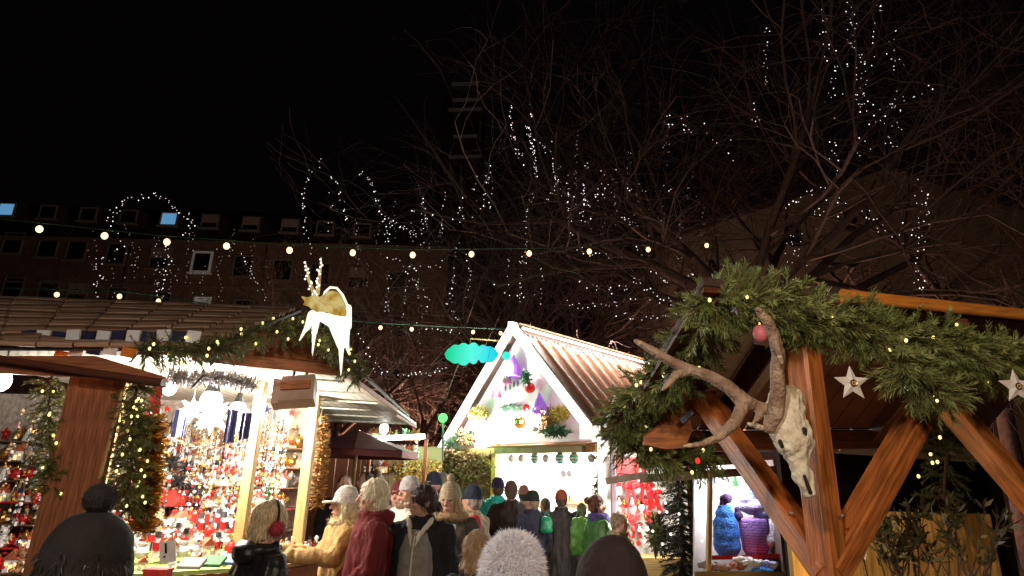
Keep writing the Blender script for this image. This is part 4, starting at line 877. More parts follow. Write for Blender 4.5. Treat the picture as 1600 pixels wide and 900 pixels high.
# ================================================================ STALLS AT RIGHT BACK: red goods and knit goods
rs_ = thing('ribbon_stall', 'bright stall hung with red ribbons and bows right of the gabled stall', 'market stall', P(995, 860, 7.6))
Yb = 8.3
c0 = P(950, 700, Yb); c1 = P(1045, 700, Yb)
mb = MB(); mb.box(((c0.x+c1.x)/2+.05, Yb+.1, 1.2), (c1.x-c0.x+.35, .04, 2.3)); obj('back_wall', mb, WHITEP, rs_)
beam('post', (P(958, 750, 7.7).x, 7.7, 0), (P(958, 750, 7.7).x, 7.7, 2.3), .06, .06, mat('mauve_post', (.25, .16, .2)), rs_, up=(0, 1, 0))
beam('beam', P(948, 752, 7.2), P(1010, 742, 7.0), .06, .07, mat('grey_wood', (.30, .22, .16), bump=.3), rs_)
mb = MB(); mb.box(((c0.x+c1.x)/2, 7.9, .5), (.9, .5, 1.0)); obj('counter', mb, PINE, rs_)
stall_lamp('hidden bright bulb in the top of the ribbon stall', V((P(1000, 725, 7.6).x, 7.6, 2.22)), 60, r=.04)
stall_lamp('low bright bulb in the ribbon stall', V((P(1010, 800, 7.3).x, 7.55, 1.55)), 35, r=.03)
def bow(label, p, s, m_):
    p = V(p); mb = MB()
    for k in (-1, 1):
        mb.ell(p+V((k*.05*s, 0, .012*s)), (.048*s, .014*s, .028*s), 10)
        mb.slab([p, p+V((k*.03*s, 0, 0)), p+V((k*.09*s, 0, -.2*s)), p+V((k*.035*s, 0, -.19*s))], (0, .012*s, 0))
    mb.ell(p, .025*s, 8); return tag(obj('ribbon_bow', mb, m_), label, 'bow')
random.seed(6)
RIB = mat('red_ribbon', (.42, .006, .012), rough=.45)
for k, (px, py, s) in enumerate(((975, 728, 1.3), (1000, 722, 1.3), (985, 762, 1.1), (1008, 760, 1.3), (978, 790, 1.1), (1002, 785, 1.1), (1022, 770, 1.1), (975, 815, .9), (995, 820, .8), (1020, 805, 1.0))):
    bow('red ribbon bow '+['at the top left', 'at the top right', 'second row left', 'second row middle', 'third row left', 'third row middle', 'second row right', 'fourth row left', 'fourth row middle', 'third row right'][k]+' of the ribbon stall', P(px, py, 8.15), s, RIB)
mb = MB(); mb.slab([P(963, 712, 8.1), P(1000, 716, 8.1), P(997, 742, 8.1), P(963, 738, 8.1)], (0, .03, 0)); tag(obj('red_cloth', mb, RIB), 'red cloth hanging at the top of the ribbon stall', 'cloth')
for k in range(24):
    put(random.choice(['red_star', 'toy_tree', 'gold_bauble', 'red_bauble', 'snowman_figurine']), P(966+(k % 6)*11+rnd(-2, 2), 790+(k//6)*21, 8.1), .9, 'on the white wall of the ribbon stall')

ks = thing('knit_stall', 'bright little stall window full of knitted goods under the hut brace', 'market stall', P(1160, 880, 5.2))
def K(px, py, y=5.4): return P(px, py, y)
mb = MB(); a, b, c, d = K(1085, 700), K(1240, 700), K(1240, 930), K(1085, 930); mb.slab([a, b, c, d], (0, .04, 0)); obj('back_wall', mb, WHITEP, ks)
beam('post', K(1106, 930, 4.9), K(1110, 738, 4.9), .035, .05, PINE, ks, up=(0, 1, 0))
mb = MB(); q = P(1215, 900, 5.0); mb.box((q.x+.1, 5.15, 1.3), (.18, .5, 2.2)); obj('side_wall', mb, mat('knit_side', (.10, .07, .06)), ks)
beam('beam', P(1000, 748, 5.1), P(1250, 732, 4.7), .06, .06, mat('grey_wood', (.30, .22, .16)), ks)
mb = MB(); mb.slab([K(1108, 868, 4.95), K(1225, 865, 4.95), K(1225, 866, 5.35), K(1108, 868, 5.35)], (0, 0, -.03)); obj('shelf', mb, RIB, ks)
mb = MB(); mb.slab([K(1085, 893, 4.8), K(1228, 893, 4.8), K(1228, 893, 5.3), K(1085, 893, 5.3)], (0, 0, -.04)); obj('shelf', mb, PINE, ks)
mb = MB(); mb.slab([P(1000, 730, 4.6), P(1250, 716, 4.3), P(1250, 700, 6), P(1000, 710, 6)], (0, 0, .05)); obj('roof', mb, DKWOOD, ks)
stall_lamp('cold white bulb hidden in the top of the knit stall', P(1165, 742, 5.0), 17, (.9, .93, 1), r=.03)
stall_lamp('second cold white bulb at the left of the knit stall', P(1122, 750, 5.15), 9, (.9, .93, 1), r=.02)
def knit(name, col, col2, sc_=55): return mat(name, col, rough=.9, col2=col2, scale=sc_, bump=.8, bscale=90, band=('Z', 28, .55, 2))
def blob(name, label, cat, parts, m_, vox=.008, fold=.006):
    mb = MB()
    for (c, r) in parts: mb.ell(c, r, 14)
    me = remesh(mb, vox, name, m_, 2, fold, (18, 18, 18)); return tag(obj(name, me, m_), label, cat)
p = K(1135, 835, 5.1); s = 5.1/1013
blob('hot_water_bottle', 'bright blue knitted hot water bottle cover standing on the red shelf', 'bottle cover', [(p, (21*s, .05, 34*s)), (p+V((0, 0, -14*s)), (22*s, .05, 20*s)), (p+V((0, 0, 14*s)), (20*s, .05, 18*s)), (p+V((0, 0, 30*s)), (15*s, .045, 12*s)), (p+V((0, 0, 40*s)), (12*s, .035, 4*s))], knit('blue_knit', (.02, .12, .60), (.08, .30, .85)))
p = K(1179, 838, 5.1)
bm_ = MB(); bm_.loft([(p+V((0, 0, -26*s)), 15*s, 12*s), (p+V((0, 0, -20*s)), 19*s, 15*s), (p, 21*s, 17*s), (p+V((0, 0, 22*s)), 23*s, 18*s), (p+V((0, 0, 26*s)), 22*s, 17*s)], 24)
tag(obj('crochet_basket', bm_, mat('purple_crochet', (.20, .10, .45), rough=.9, col2=(.55, .30, .75), scale=3, band=('Z', 16, .45, 3), bump=.6), smooth=True), 'purple striped crochet basket on the red shelf beside the blue bottle cover', 'basket')
blob('knitted_hat', 'tilted mauve and teal knitted hat on top of the crochet basket', 'hat', [(K(1178, 792, 5.1), (24*s, .09, 12*s)), (K(1165, 780, 5.1), (10*s, .07, 9*s)), (K(1190, 800, 5.1), (14*s, .08, 10*s))], knit('mauve_knit', (.38, .16, .45), (.30, .45, .70), 12))
blob('knitted_hat', 'dark plum knitted hat above the blue bottle cover', 'hat', [(K(1134, 779, 5.1), (10*s, .05, 8*s)), (K(1128, 787, 5.1), (5*s, .03, 5*s))], knit('plum_knit', (.03, .01, .05), (.08, .03, .12)))
blob('wool_bundle', 'dark blue bundle of wool hanging at the top right of the knit stall', 'wool', [(K(1190, 768, 5.1), (18*s, .06, 10*s)), (K(1200, 780, 5.1), (12*s, .05, 9*s)), (K(1180, 775, 5.12), (10*s, .05, 8*s)), (K(1186, 757, 5.12), (8*s, .05, 8*s))], knit('ink_knit', (.02, .03, .12), (.10, .14, .40), 40), .008, .012)
blob('knitted_hat', 'pale lilac knitted cap at the right side of the knit stall', 'hat', [(K(1208, 822, 5.05), (8*s, .05, 26*s)), (K(1203, 845, 5.05), (8*s, .04, 9*s))], knit('lilac_knit', (.55, .48, .65), (.75, .7, .8)))
blob('plum_pouch', 'small dark plum pouch between the blue cover and the basket', 'pouch', [(K(1154, 806, 5.1), (7*s, .04, 9*s)), (K(1152, 796, 5.1), (5*s, .03, 5*s))], MATS['plum_knit'])
for k, (px, py, nm, col) in enumerate(((1105, 884, 'grey', (.30, .28, .3)), (1125, 888, 'brown', (.25, .14, .1)), (1150, 885, 'rust', (.4, .16, .12)), (1175, 880, 'white', (.75, .73, .75)), (1200, 883, 'pale violet', (.5, .45, .7)), (1190, 893, 'blue', (.05, .2, .6)), (1160, 876, 'cream', (.7, .65, .6)))):
    p = K(px, py, 4.95-.05*(k % 2)); mb = MB()
    mb.tube([p+V((-.07, 0, 0)), p+V((-.02, -.03, .012)), p+V((.03, -.01, 0)), p+V((.08, .02, .01))], [.02, .026, .028, .018], 10)
    me = remesh(mb, .007, 'rolled_scarf', MATS['plum_knit'], 1, .006, (30, 30, 30)); me.materials.clear(); me.materials.append(knit('scarf_'+nm.replace(' ', '_'), col, tuple(min(1, c*1.6) for c in col))); tag(obj('rolled_scarf', me, None), 'rolled '+nm+' scarf lying in the pile at the bottom of the knit stall', 'scarf')
for k, (px, py) in enumerate(((1118, 752), (1150, 756), (1168, 748), (1205, 750))):
    put(['navy_star', 'toy_tree', 'red_star', 'straw_star'][k], K(px, py+8, 5.35), .9, 'hanging on the back wall of the knit stall', 0)
# small dark fir tree with lights between the two stalls
random.seed(17)
fx = P(1068, 880, 5.6); ft = thing('fir_tree', 'dark slim fir tree dotted with lights between the ribbon stall and the knit stall', 'tree', (fx.x, 5.6, 0))
mb = MB(); tw = MB(); mb2 = MB(); mb2.tube([(fx.x, 5.6, 0), (fx.x, 5.6, 2.0)], [.04, .01], 8)
for i in range(620):
    z = rnd(.2, 1.98); r_ = .10+.20*(1-(z/2.3)); a = rnd(0, 6.28); d = V((math.cos(a), math.sin(a), -.15)).normalized(); sprig(mb, tw, V((fx.x, 5.6, z)), d, r_*rnd(.7, 1.15), .035, .005, 260, .2)
obj('crown', mb, mat('fir_dark', (.012, .022, .010), col2=(.03, .045, .018), scale=9), ft); obj('trunk', mb2, BARK, ft); obj('twigs', tw, TWIG, ft)
b0 = MB(); b0.ell((0, 0, 0), .011, 8); me = b0.mesh('bulb', FAIRY)
for k, (px, py) in enumerate(((1038, 748), (1040, 786), (1042, 800), (1030, 800), (1061, 803), (1096, 800), (1094, 822), (1097, 845), (1093, 770), (1020, 830), (1048, 835), (1090, 790), (1035, 850), (1092, 752))):
    link('bulb', me, ft, P(px, py, 5.33)-V((fx.x, 5.6, 0)))
bushy('leafy twigs with red berries at the foot of the dark fir tree', 1030, 835, 0, 30, 60, mat('twig_leaf', (.12, .13, .05)), 260, 'shrub', 'shrub', .08, Y=6.6)

# ================================================================ FOREGROUND HUT (right)
er = V((.895, .446, 0)); el = V((-.446, .895, 0)); H0 = V((P(1272, 700, 2.22).x, 2.22, 0))
def H(r_, l_, z): return H0+er*r_+el*l_+V((0, 0, z))
hut = thing('timber_hut', 'orange stained timber hut with corner post and braces at the right foreground', 'hut', H0)
PW = .092
beam('corner_post', H(0, 0, 0), H(0, 0, 2.38), PW, PW, ORANGE, hut, up=er, bevel=.01)
beam('post', H(1.80, 0, 0), H(1.80, 0, 2.34), PW, PW, ORANGE, hut, up=er); pass
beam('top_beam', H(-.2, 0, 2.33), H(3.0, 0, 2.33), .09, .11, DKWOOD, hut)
bz = 1.62
beam('brace', H(.0, 0, bz-.10), P(1440, 640, 2.22+.27), .075, .105, ORANGE, hut, up=el, bevel=.006)
beam('brace', H(0, 0, bz-.10), P(1098, 622, 2.85), .075, .10, ORANGE, hut, up=er, bevel=.006)
beam('brace', H(1.80, 0, 1.42), P(1478, 628, 2.72), .075, .105, ORANGE, hut, up=el)
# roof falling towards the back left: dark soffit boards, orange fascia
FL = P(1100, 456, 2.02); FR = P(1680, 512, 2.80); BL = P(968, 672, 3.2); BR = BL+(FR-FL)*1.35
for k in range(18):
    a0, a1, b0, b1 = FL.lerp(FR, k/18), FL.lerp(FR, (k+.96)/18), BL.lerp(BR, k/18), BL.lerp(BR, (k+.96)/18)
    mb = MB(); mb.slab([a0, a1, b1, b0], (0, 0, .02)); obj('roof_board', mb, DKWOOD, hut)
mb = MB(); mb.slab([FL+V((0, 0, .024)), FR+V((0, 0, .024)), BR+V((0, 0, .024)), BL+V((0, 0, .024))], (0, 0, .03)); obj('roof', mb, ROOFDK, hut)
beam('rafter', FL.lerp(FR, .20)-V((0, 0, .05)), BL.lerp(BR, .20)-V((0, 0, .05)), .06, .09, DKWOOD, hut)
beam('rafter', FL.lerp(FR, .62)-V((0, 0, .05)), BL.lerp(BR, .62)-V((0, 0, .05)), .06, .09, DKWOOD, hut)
bw = MB(); bw.slab([H(1.35, 1.3, 0), H(3.8, 1.3, 0), H(3.8, 1.3, 2.02), H(1.35, 1.3, 2.02)], el*.03); obj('back_wall', bw, mat('dark_backing', (.028, .014, .009)), hut)  # added near-black wall standing in for the dark behind the hut
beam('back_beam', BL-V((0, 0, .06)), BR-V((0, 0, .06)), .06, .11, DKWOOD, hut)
beam('fascia', FL.lerp(FR,.30)+V((0, -.02, .03)), FR+V((0, -.02, .03)), .03, .05, mat('fascia_orange', (.62, .22, .035), rough=.4, stretch=(1, 10, 10)), hut)
# carved boards at the left end
def carved(pix, Y, th=.03):
    mb = MB(); mb.slab([P(x, y, Y) for x, y in pix], el*th); return mb
obj('carved_board', carved([(1010, 695), (1012, 680), (1045, 655), (1060, 625), (1085, 612), (1098, 622), (1092, 645), (1078, 655), (1082, 672), (1070, 700), (1040, 702)], 2.95), ORANGE, hut)
obj('carved_board', carved([(1085, 612), (1112, 608), (1150, 650), (1128, 668), (1092, 640)], 2.9), ORANGE, hut)
beam('rail', P(1000, 722, 3.3), P(1180, 714, 3.0), .05, .06, DKWOOD, hut)
obj('screen', (lambda m: (m.slab([P(1062, 655, 2.86), P(1080, 640, 2.86), P(1084, 646, 2.86), P(1068, 662, 2.86)], (0, .01, 0)), m)[1])(MB()), mat('blue_grey_cloth', (.2, .28, .5)), hut)
# lower back panels, warm lit, with bolts on the braces
mb = MB(); p0 = P(1236, 900, 3.6); mb.box(P(1262, 880, 3.4)+V((0, 0, -.35)), (.17, .05, .95)); obj('side_panel', mb, mat('yellow_board', (.62, .36, .10), stretch=(10, 10, 1), scale=6), hut)
mb = MB(); q = P(1400, 905, 3.6); mb.box((q.x+.12, 3.65, .82), (.95, .04, 1.72)); obj('back_panel', mb, mat('ochre_board', (.42, .24, .07), stretch=(10, 10, 1), scale=6, var=.5), hut)
bo = MB(); bo.ell((0, 0, 0), (.007, .007, .007), 8); bme = bo.mesh('bolt', SILVER)
for px, py, Y in ((1316, 805, 2.16), (1237, 801, 2.30)): link('bolt', bme, hut, P(px, py, Y)-H0)
# leafy twigs silhouetted before the ochre panel
random.seed(23)
def twiggy(label, px, py, Y, h, n, m_):
    b = P(px, py, Y); t = thing('leafy_plant', label, 'plant', (b.x, b.y, b.z-.1)); st = MB(); lf = MB()
    for i in range(n):
        d = V((rnd(-.7, .7), rnd(-.2, .2), 1)).normalized(); pts = [b+V((rnd(-.12, .12), 0, 0))]
        for k in range(5): d = (d+rdir()*.15).normalized(); pts.append(pts[-1]+d*h/5*rnd(.7, 1.1))
        st.tube(pts, [.005, .004, .003, .003, .002, .001], 4)
        for k in range(16):
            p, tt = polyat(pts, rnd(.2, 1)); q = (tt+rdir()).normalized(); s_ = rdir().cross(q).normalized()*.009; L = rnd(.04, .075)
            lf.add([p, p+q*L*.4+s_, p+q*L, p+q*L*.4-s_], [(0, 1, 2, 3)])
    obj('stems', st, BARK, t); obj('leaves', lf, m_, t)
LEAFD = mat('dark_leaf', (.035, .035, .012), rough=.4, col2=(.09, .08, .03), scale=10)
twiggy('leafy plant with long dark leaves right of the corner post', 1375, 910, 3.0, .34, 12, LEAFD)
twiggy('second long leaved plant at the lower right behind the brace', 1435, 905, 3.0, .36, 12, LEAFD)
twiggy('long leaved plant below the second brace at the far right', 1520, 905, 3.0, .36, 12, LEAFD)
# garlands of the hut
garland('spruce_garland', 'thick spruce garland with warm lights along the front eave of the timber hut', [P(1098, 500, 2.15), P(1120, 468, 2.05), P(1185, 470, 2.08), P(1260, 496, 2.16), P(1340, 512, 2.22), P(1410, 535, 2.28), P(1480, 540, 2.36), P(1600, 575, 2.5), P(1680, 580, 2.6)], .125, 520, .034, .0028, 520, bulbs=13, bulbr=.006)
garland('spruce_garland', 'bushy spruce sprigs hanging down at the right end of the hut eave', [P(1400, 560, 2.2), P(1420, 590, 2.2), P(1450, 600, 2.2), P(1475, 620, 2.25)], .105, 360, .042, .0030, 440, bulbs=2, bulbr=.005)
garland('spruce_garland', 'spruce garland with yellow lights sagging down the left side of the timber hut', [P(1110, 500, 2.3), P(1085, 540, 2.45), P(1045, 590, 2.7), P(1000, 610, 2.95), P(968, 650, 3.1), P(978, 690, 3.15), P(1015, 712, 3.1), P(1065, 718, 3.1), P(1120, 712, 3.05)], .135, 300, .036, .0034, 440, bulbs=13, bulbr=.0075)
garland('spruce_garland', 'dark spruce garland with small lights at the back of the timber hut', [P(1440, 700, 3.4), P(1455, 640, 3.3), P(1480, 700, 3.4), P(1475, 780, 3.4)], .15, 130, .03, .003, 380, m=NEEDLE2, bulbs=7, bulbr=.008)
# ornaments on the garlands
def flat_star(label, px, py, Y, rpx, m_, tilt=0, hang=30, th=.012):
    c = P(px, py, Y); r = rpx*Y/1013; t = thing('star_ornament', label, 'star', c-V((0, 0, r))); mb = MB(); f = V((0, -.02, 0))
    vs = [c+V((math.sin(math.pi*i/5+tilt), 0, math.cos(math.pi*i/5+tilt)))*(r if i % 2 == 0 else r*.44) for i in range(10)]
    mb.add(vs+[c-V((0, th, 0)), c+V((0, th, 0))], [(i, (i+1) % 10, 10) for i in range(10)]+[((i+1) % 10, i, 11) for i in range(10)]); obj('star', mb, m_, t)
    mb = MB(); mb.torus((0, 0, 0), r*.16, r*.04, 10, 5, M=Matrix.Translation(c-V((0, th+.001, 0))) @ Matrix.Rotation(R(90), 4, 'X')); mb.ell(c-V((0, th, 0)), r*.07, 6); obj('centre_ring', mb, GOLD, t)
    mb = MB(); mb.tube([c+V((0, 0, r*.95)), c+V((0, .02, r*.95+hang*Y/1013))], .0012, 4); obj('string', mb, GOLD, t); return t
STARW = mat('white_star', (.72, .66, .62), rough=.5, var=.12, scale=30, bump=.3)
flat_star('white wooden star hanging below the garland right of the corner post', 1331, 599, 2.12, 30, STARW)
flat_star('white wooden star hanging at the far right of the hut garland', 1588, 604, 2.3, 30, STARW)
flat_star('small grey star on the left sagging garland near the antler', 1046, 592, 2.6, 17, mat('grey_star', (.35, .32, .36)), .3, 10)
flat_star('tiny silver star in the garland above the pink bauble', 1150, 484, 1.98, 11, mat('grey_star', (.35, .32, .36)), .5, 6)
def bauble(label, px, py, Y, r, m_):
    c = P(px, py, Y); t = thing('bauble', label, 'bauble', c-V((0, 0, r))); mb = MB(); mb.ell(c, (r*.85, r*.85, r), 20); obj('ball', mb, m_, t, smooth=True); mb = MB(); mb.tube([c+V((0, 0, r*.95)), c+V((0, 0, r*1.2))], r*.22, 8); mb.tube([c+V((0, 0, r*1.1)), c+V((0, 0, r*1.1+.05))], .0012, 4); obj('cap', mb, GOLD, t)
bauble('matt pink bauble hanging behind the upright antler', 1188, 521, 2.02, .03, mat('pink_matt', (.62, .16, .20), rough=.45))
bauble('tiny glowing red bauble on the rail garland', 1090, 720, 2.95, .014, mat('red_glow', (.8, .03, .03), emit=.8, ecol=(1, .05, .03)))

# deer skull with antlers on the corner post
sk = thing('deer_skull', 'weathered stag skull with spreading antlers hung on the corner post', 'skull', P(1262, 776, 1.98))
YS = 1.98
def SP(x, y, dy=0): return P(x, y, YS+dy)
def sm(n): return n*YS/1013
def cone(mb, a, b, ra, rb, n=12): mb.cap(SP(*a), SP(*b), sm(ra)*1.1, sm(rb)*1.1, n)
mb = MB()
for a, b, ra, rb in (((1228, 628, .02), (1226, 660, .02), 26, 28), ((1226, 655, .01), (1238, 690, 0), 27, 25), ((1238, 690, 0), (1246, 715, 0), 22, 16), ((1244, 710, 0), (1254, 745, 0), 16, 12.5), ((1253, 742, 0), (1262, 768, 0), 12.5, 8), ((1210, 650, -.01), (1226, 700, -.02), 9, 7),
                     ((1252, 665, 0), (1262, 690, 0), 12, 10), ((1262, 690, 0), (1260, 715, 0), 9, 6), ((1215, 625, .0), (1208, 640, -.01), 14, 12), ((1243, 618, .02), (1247, 640, .02), 10, 12), ((1250, 620, .02), (1255, 632, .02), 4, 5), ((1196, 640, -.01), (1212, 668, -.02), 8, 8), ((1170, 662, -.03), (1205, 672, -.02), 2.6, 6),
                     ((1248, 745, -.012), (1266, 774, -.012), 4, 3.2), ((1266, 738, -.012), (1271, 772, -.012), 4, 3.2)):
    cone(mb, a, b, ra, rb)
obj('skull', remesh(mb, .0045, 'skull', BONE, 3, .0055, (55, 55, 35), rough=.0012), BONE, sk)
for nm, q in (('eye_socket_shade', [((1256, 672, -.034), (1257, 690, -.034), 4.5, 3.5)]), ('nose_shade', [((1257, 744, -.030), (1266, 769, -.022), 2.2, 3.0)]), ('eye_socket_shade', [((1219, 690, -.05), (1222, 698, -.046), 3, 2.5)])):  # dark shapes standing for the shade inside the skull's hollows
    mb = MB()
    for a, b, ra, rb in q: cone(mb, a, b, ra, rb)
    obj(nm, mb, BONEDK, sk, smooth=True)
def antler(name, chains):
    mb = MB()
    for ch in chains:
        for i in range(len(ch)-1):
            (x0, y0, d0, r0), (x1, y1, d1, r1) = ch[i], ch[i+1]; mb.cap(SP(x0, y0, d0), SP(x1, y1, d1), sm(r0)*.95, sm(r1)*.95, 10)
    me = remesh(mb, .004, name, ANTLER, 5, .0012, (45, 45, 45), rough=.0008); a = obj(name, me, ANTLER, sk)
    for ch in chains:
        q = MB(); x, y, d_, r_ = ch[-1]; x1, y1, d1, r1 = ch[-2]; k = 8/max(8, math.hypot(x-x1, y-y1)); q.cap(SP(x+(x1-x)*k, y+(y1-y)*k, d_+(d1-d_)*k), SP(x-(x1-x)*k*.12, y-(y1-y)*k*.12, d_), sm(r_+.8), sm(r_*.6), 8)
        obj('tip', q, ANTTIP, a, smooth=True)
beam('mount', SP(1232, 650, .02), SP(1244, 648, .22), .05, .09, DKWOOD, sk)
antler('antler', [[(1202, 668, -.03, 11), (1212, 645, -.05, 14), (1216, 610, -.07, 13), (1214, 575, -.10, 11.5), (1216, 555, -.12, 11), (1210, 525, -.15, 10), (1200, 503, -.18, 9), (1184, 484, -.2, 6)], [(1208, 520, -.15, 8), (1214, 545, -.18, 6), (1221, 566, -.2, 4)]])
antler('antler', [[(1206, 642, -.02, 10), (1180, 634, -.02, 10), (1160, 626, -.03, 14), (1140, 606, -.03, 12), (1110, 588, 0, 11), (1078, 578, .03, 10), (1050, 566, .05, 10), (1020, 548, .07, 8), (994, 533, .09, 5)],
                   [(1162, 632, -.03, 12), (1148, 660, -.06, 10), (1125, 682, -.09, 7.5), (1098, 694, -.11, 5.5), (1070, 697, -.13, 3)], [(1078, 578, .03, 10), (1056, 586, 0, 8), (1044, 600, -.02, 6), (1036, 608, -.04, 3.5)], [(1190, 636, -.02, 9), (1186, 650, -.04, 7), (1178, 660, -.05, 3)]])

# added lanterns, unseen behind the camera, that brighten the hut and near heads
def added_lantern(label, x, y, z, power, col):
    t = thing('unseen_lantern', label, 'lantern', (x, y, z)); mb = MB(); mb.loft([((x, y, z), .07, .07), ((x, y, z+.2), .1, .1)], 6); obj('lantern_glass', mb, glow('lantern_glass', (1, .7, .4), 4, False), t)
    mb = MB(); mb.loft([((x, y, z+.202), .13, .13), ((x, y, z+.3), .02, .02)], 6); mb.tube([(x, y, z+.3), (x, y, z+.8)], .008, 4); obj('cap', mb, BLACK, t); lamp('lamp_light', (x, y, z-.12), power, col, .12, t)
added_lantern('added warm lantern unseen behind the viewer, brightening the timber hut', .6, -1.2, 3.0, 170, (1, .72, .44))
added_lantern('added pale lantern unseen behind the viewer, brightening the near heads', -.9, -.9, 3.5, 250, (1, .88, .80))
stall_lamp('small warm bulb low behind the corner post of the hut', P(1300, 940, 3.0), 7, (1, .7, .35), r=.02, em=WARMB)
stall_lamp('small warm bulb low at the back of the hut on the right', P(1440, 960, 3.0), 6, (1, .7, .35), r=.02, em=WARMB)

# ================================================================ PEOPLE
SKIN = mat('skin', (.52, .29, .20), rough=.5, var=.08, scale=20)
LIP = mat('lip', (.35, .09, .08), rough=.4); EYE = mat('eye_dark', (.02, .012, .01), rough=.2)
def wool(name, col, b=.5): return mat(name, col, rough=.9, var=.2, scale=25, bump=b, bscale=70)
def hand(mb, wr, dr, pn, side, s, curl=.5):
    wr = V(wr); dr = V(dr).normalized(); pn = V(pn); pn = (pn-dr*pn.dot(dr)).normalized(); t = dr.cross(pn).normalized()*side
    pc = wr+dr*.05*s
    for k in (-1, 0, 1): mb.cap(wr+dr*.015*s+t*k*.014*s, wr+dr*.085*s+t*k*.024*s, .017*s, .015*s, 8)
    for k, (o, L) in enumerate(((-.036, .062), (-.012, .075), (.012, .07), (.035, .052))):
        b = wr+dr*.088*s+t*o*s; m1 = b+(dr+pn*curl*.4+t*o*2).normalized()*L*.5*s; m2 = m1+(dr+pn*curl*1.6).normalized()*L*.5*s
        mb.cap(b, m1, .0095*s, .0085*s, 7); mb.cap(m1, m2, .0085*s, .007*s, 7)
    b = wr+dr*.03*s-t*.032*s; m1 = b+(dr*.6-t*.8+pn*.4).normalized()*.035*s; m2 = m1+(dr+pn*.5-t*.1).normalized()*.032*s
    mb.cap(b, m1, .0125*s, .0105*s, 7); mb.cap(m1, m2, .0105*s, .008*s, 7)
PEOPLE = []
def person(label, px, topy, Y, face, coat, hem=.72, trousers=(.02, .02, .025), hair=('short', (.1, .06, .03)), hat=None, arms=None, yaw=0, pitch=0, extras=(), puff=0, vox=.011, top=None, skin=None, wide=1.0, shoe=(.02, .02, .02), fur=None, lean=0):
    root_p = P(px, topy, Y); h = root_p.z; ht_ = {None: 1.705}.get(hat[0] if hat else None, 1.74)
    if hat and hat[0] == 'pompom': ht_ = 1.81
    if top: ht_ = top
    s = h/ht_
    hx = 0
    t = thing('person', label, 'person', (root_p.x, root_p.y, 0), R(face)); sk_ = skin or SKIN
    def q(p): return V(p)*s
    nk = V((0, .0, 1.47))*s
    MH = Matrix.Translation(nk) @ Matrix.Rotation(R(yaw), 4, 'Z') @ Matrix.Rotation(R(pitch), 4, 'X') @ Matrix.Translation(-nk)
    arms = arms or {}
    AR = {}
    for sd in (-1, 1):
        e_, w_, pn = arms.get(sd, ((sd*.245*wide, .03, 1.13), (sd*.23*wide, -.08, .90), (-sd, 0, 0))); AR[sd] = (V(e_), V(w_), V(pn))
    b = MB()
    b.ell(q((0, .008, 1.60)), tuple(k*s for k in (.076, .094, .105)), 16, M=MH); b.ell(q((0, -.022, 1.535)), tuple(k*s for k in (.058, .068, .068)), 14, M=MH); b.ell(q((0, -.06, 1.50)), tuple(k*s for k in (.028, .026, .022)), 10, M=MH)
    b.cap(q((0, -.088, 1.60)), q((0, -.108, 1.562)), .010*s, .015*s, 8, M=MH); b.ell(q((0, -.083, 1.522)), tuple(k*s for k in (.024, .013, .010)), 8, M=MH); b.ell(q((0, -.075, 1.625)), tuple(k*s for k in (.05, .02, .012)), 10, M=MH)
    for sd in (-1, 1): b.ell(q((sd*.078, .01, 1.575)), tuple(k*s for k in (.011, .02, .032)), 8, M=MH); b.ell(q((sd*.04, -.066, 1.56)), tuple(k*s for k in (.022, .02, .02)), 8, M=MH)
    b.cap(q((0, .012, 1.38)), q((0, .008, 1.54)), .062*s, .054*s, 12)
    b.loft([(q((0, 0, .85)), .15*s, .10*s), (q((0, 0, 1.0)), .155*s, .11*s), (q((0, 0, 1.15)), .14*s, .10*s), (q((0, 0, 1.3)), .165*s, .11*s), (q((0, .01, 1.41)), .15*s, .08*s), (q((0, .01, 1.45)), .07*s, .06*s)], 18)
    for sd in (-1, 1):
        e_, w_, pn = AR[sd]; sh = V((sd*.175*wide, .01, 1.385))
        b.cap(sh*s, e_*s, .05*s, .04*s, 10); b.cap(e_*s, w_*s, .04*s, .026*s, 10); hand(b, w_*s, w_-e_, pn, sd, s)
        b.cap(q((sd*.085, 0, .9)), q((sd*.095, -.01, .5)), .085*s, .055*s, 12); b.cap(q((sd*.095, -.01, .5)), q((sd*.1, .015, .09)), .055*s, .035*s, 10); b.cap(q((sd*.1, .01, .045)), q((sd*.11, -.12, .035)), .036*s, .03*s, 8)
    obj('body', remesh(b, vox*s, 'body', sk_, 2), sk_, t, world=False)
    for sd in (-1, 1):
        m = MB(); m.ell(q((sd*.031, -.083, 1.596)), tuple(k*s for k in (.013, .008, .006)), 8, M=MH); obj('eye', m, EYE, t, world=False)
    m = MB(); m.ell(q((0, -.094, 1.523)), tuple(k*s for k in (.02, .006, .005)), 8, M=MH); obj('mouth', m, LIP, t, world=False)
    # coat
    c = MB(); wv = wide
    rings = [(q((0, .0, hem)), (.22+.07*(1.0-hem))*s*wv, (.155+.07*(1.0-hem))*s), (q((0, 0, (hem+1.05)/2)), .212*s*wv, .158*s), (q((0, 0, 1.05)), .2*s*wv, .15*s), (q((0, 0, 1.2)), .2*s*wv, .148*s), (q((0, .01, 1.32)), .208*s*wv, .145*s), (q((0, .01, 1.39)), .19*s*wv, .118*s), (q((0, .012, 1.435)), .13*s*wv, .092*s), (q((0, .012, 1.47)), .085*s, .08*s)]
    c.loft(rings, 24)
    for sd in (-1, 1):
        e_, w_, pn = AR[sd]; sh = V((sd*.185*wv, .01, 1.37)); w2 = e_.lerp(w_, .97)
        c.cap(sh*s, e_*s, .076*s, .066*s, 12); c.cap(e_*s, w2*s, .064*s, .050*s, 12)
    c.torus(q((0, .008, 1.465)), .078*s, .026*s, 18, 8)
    cm = coat if not isinstance(coat, tuple) else wool('coat_%d' % len(PEOPLE), coat)
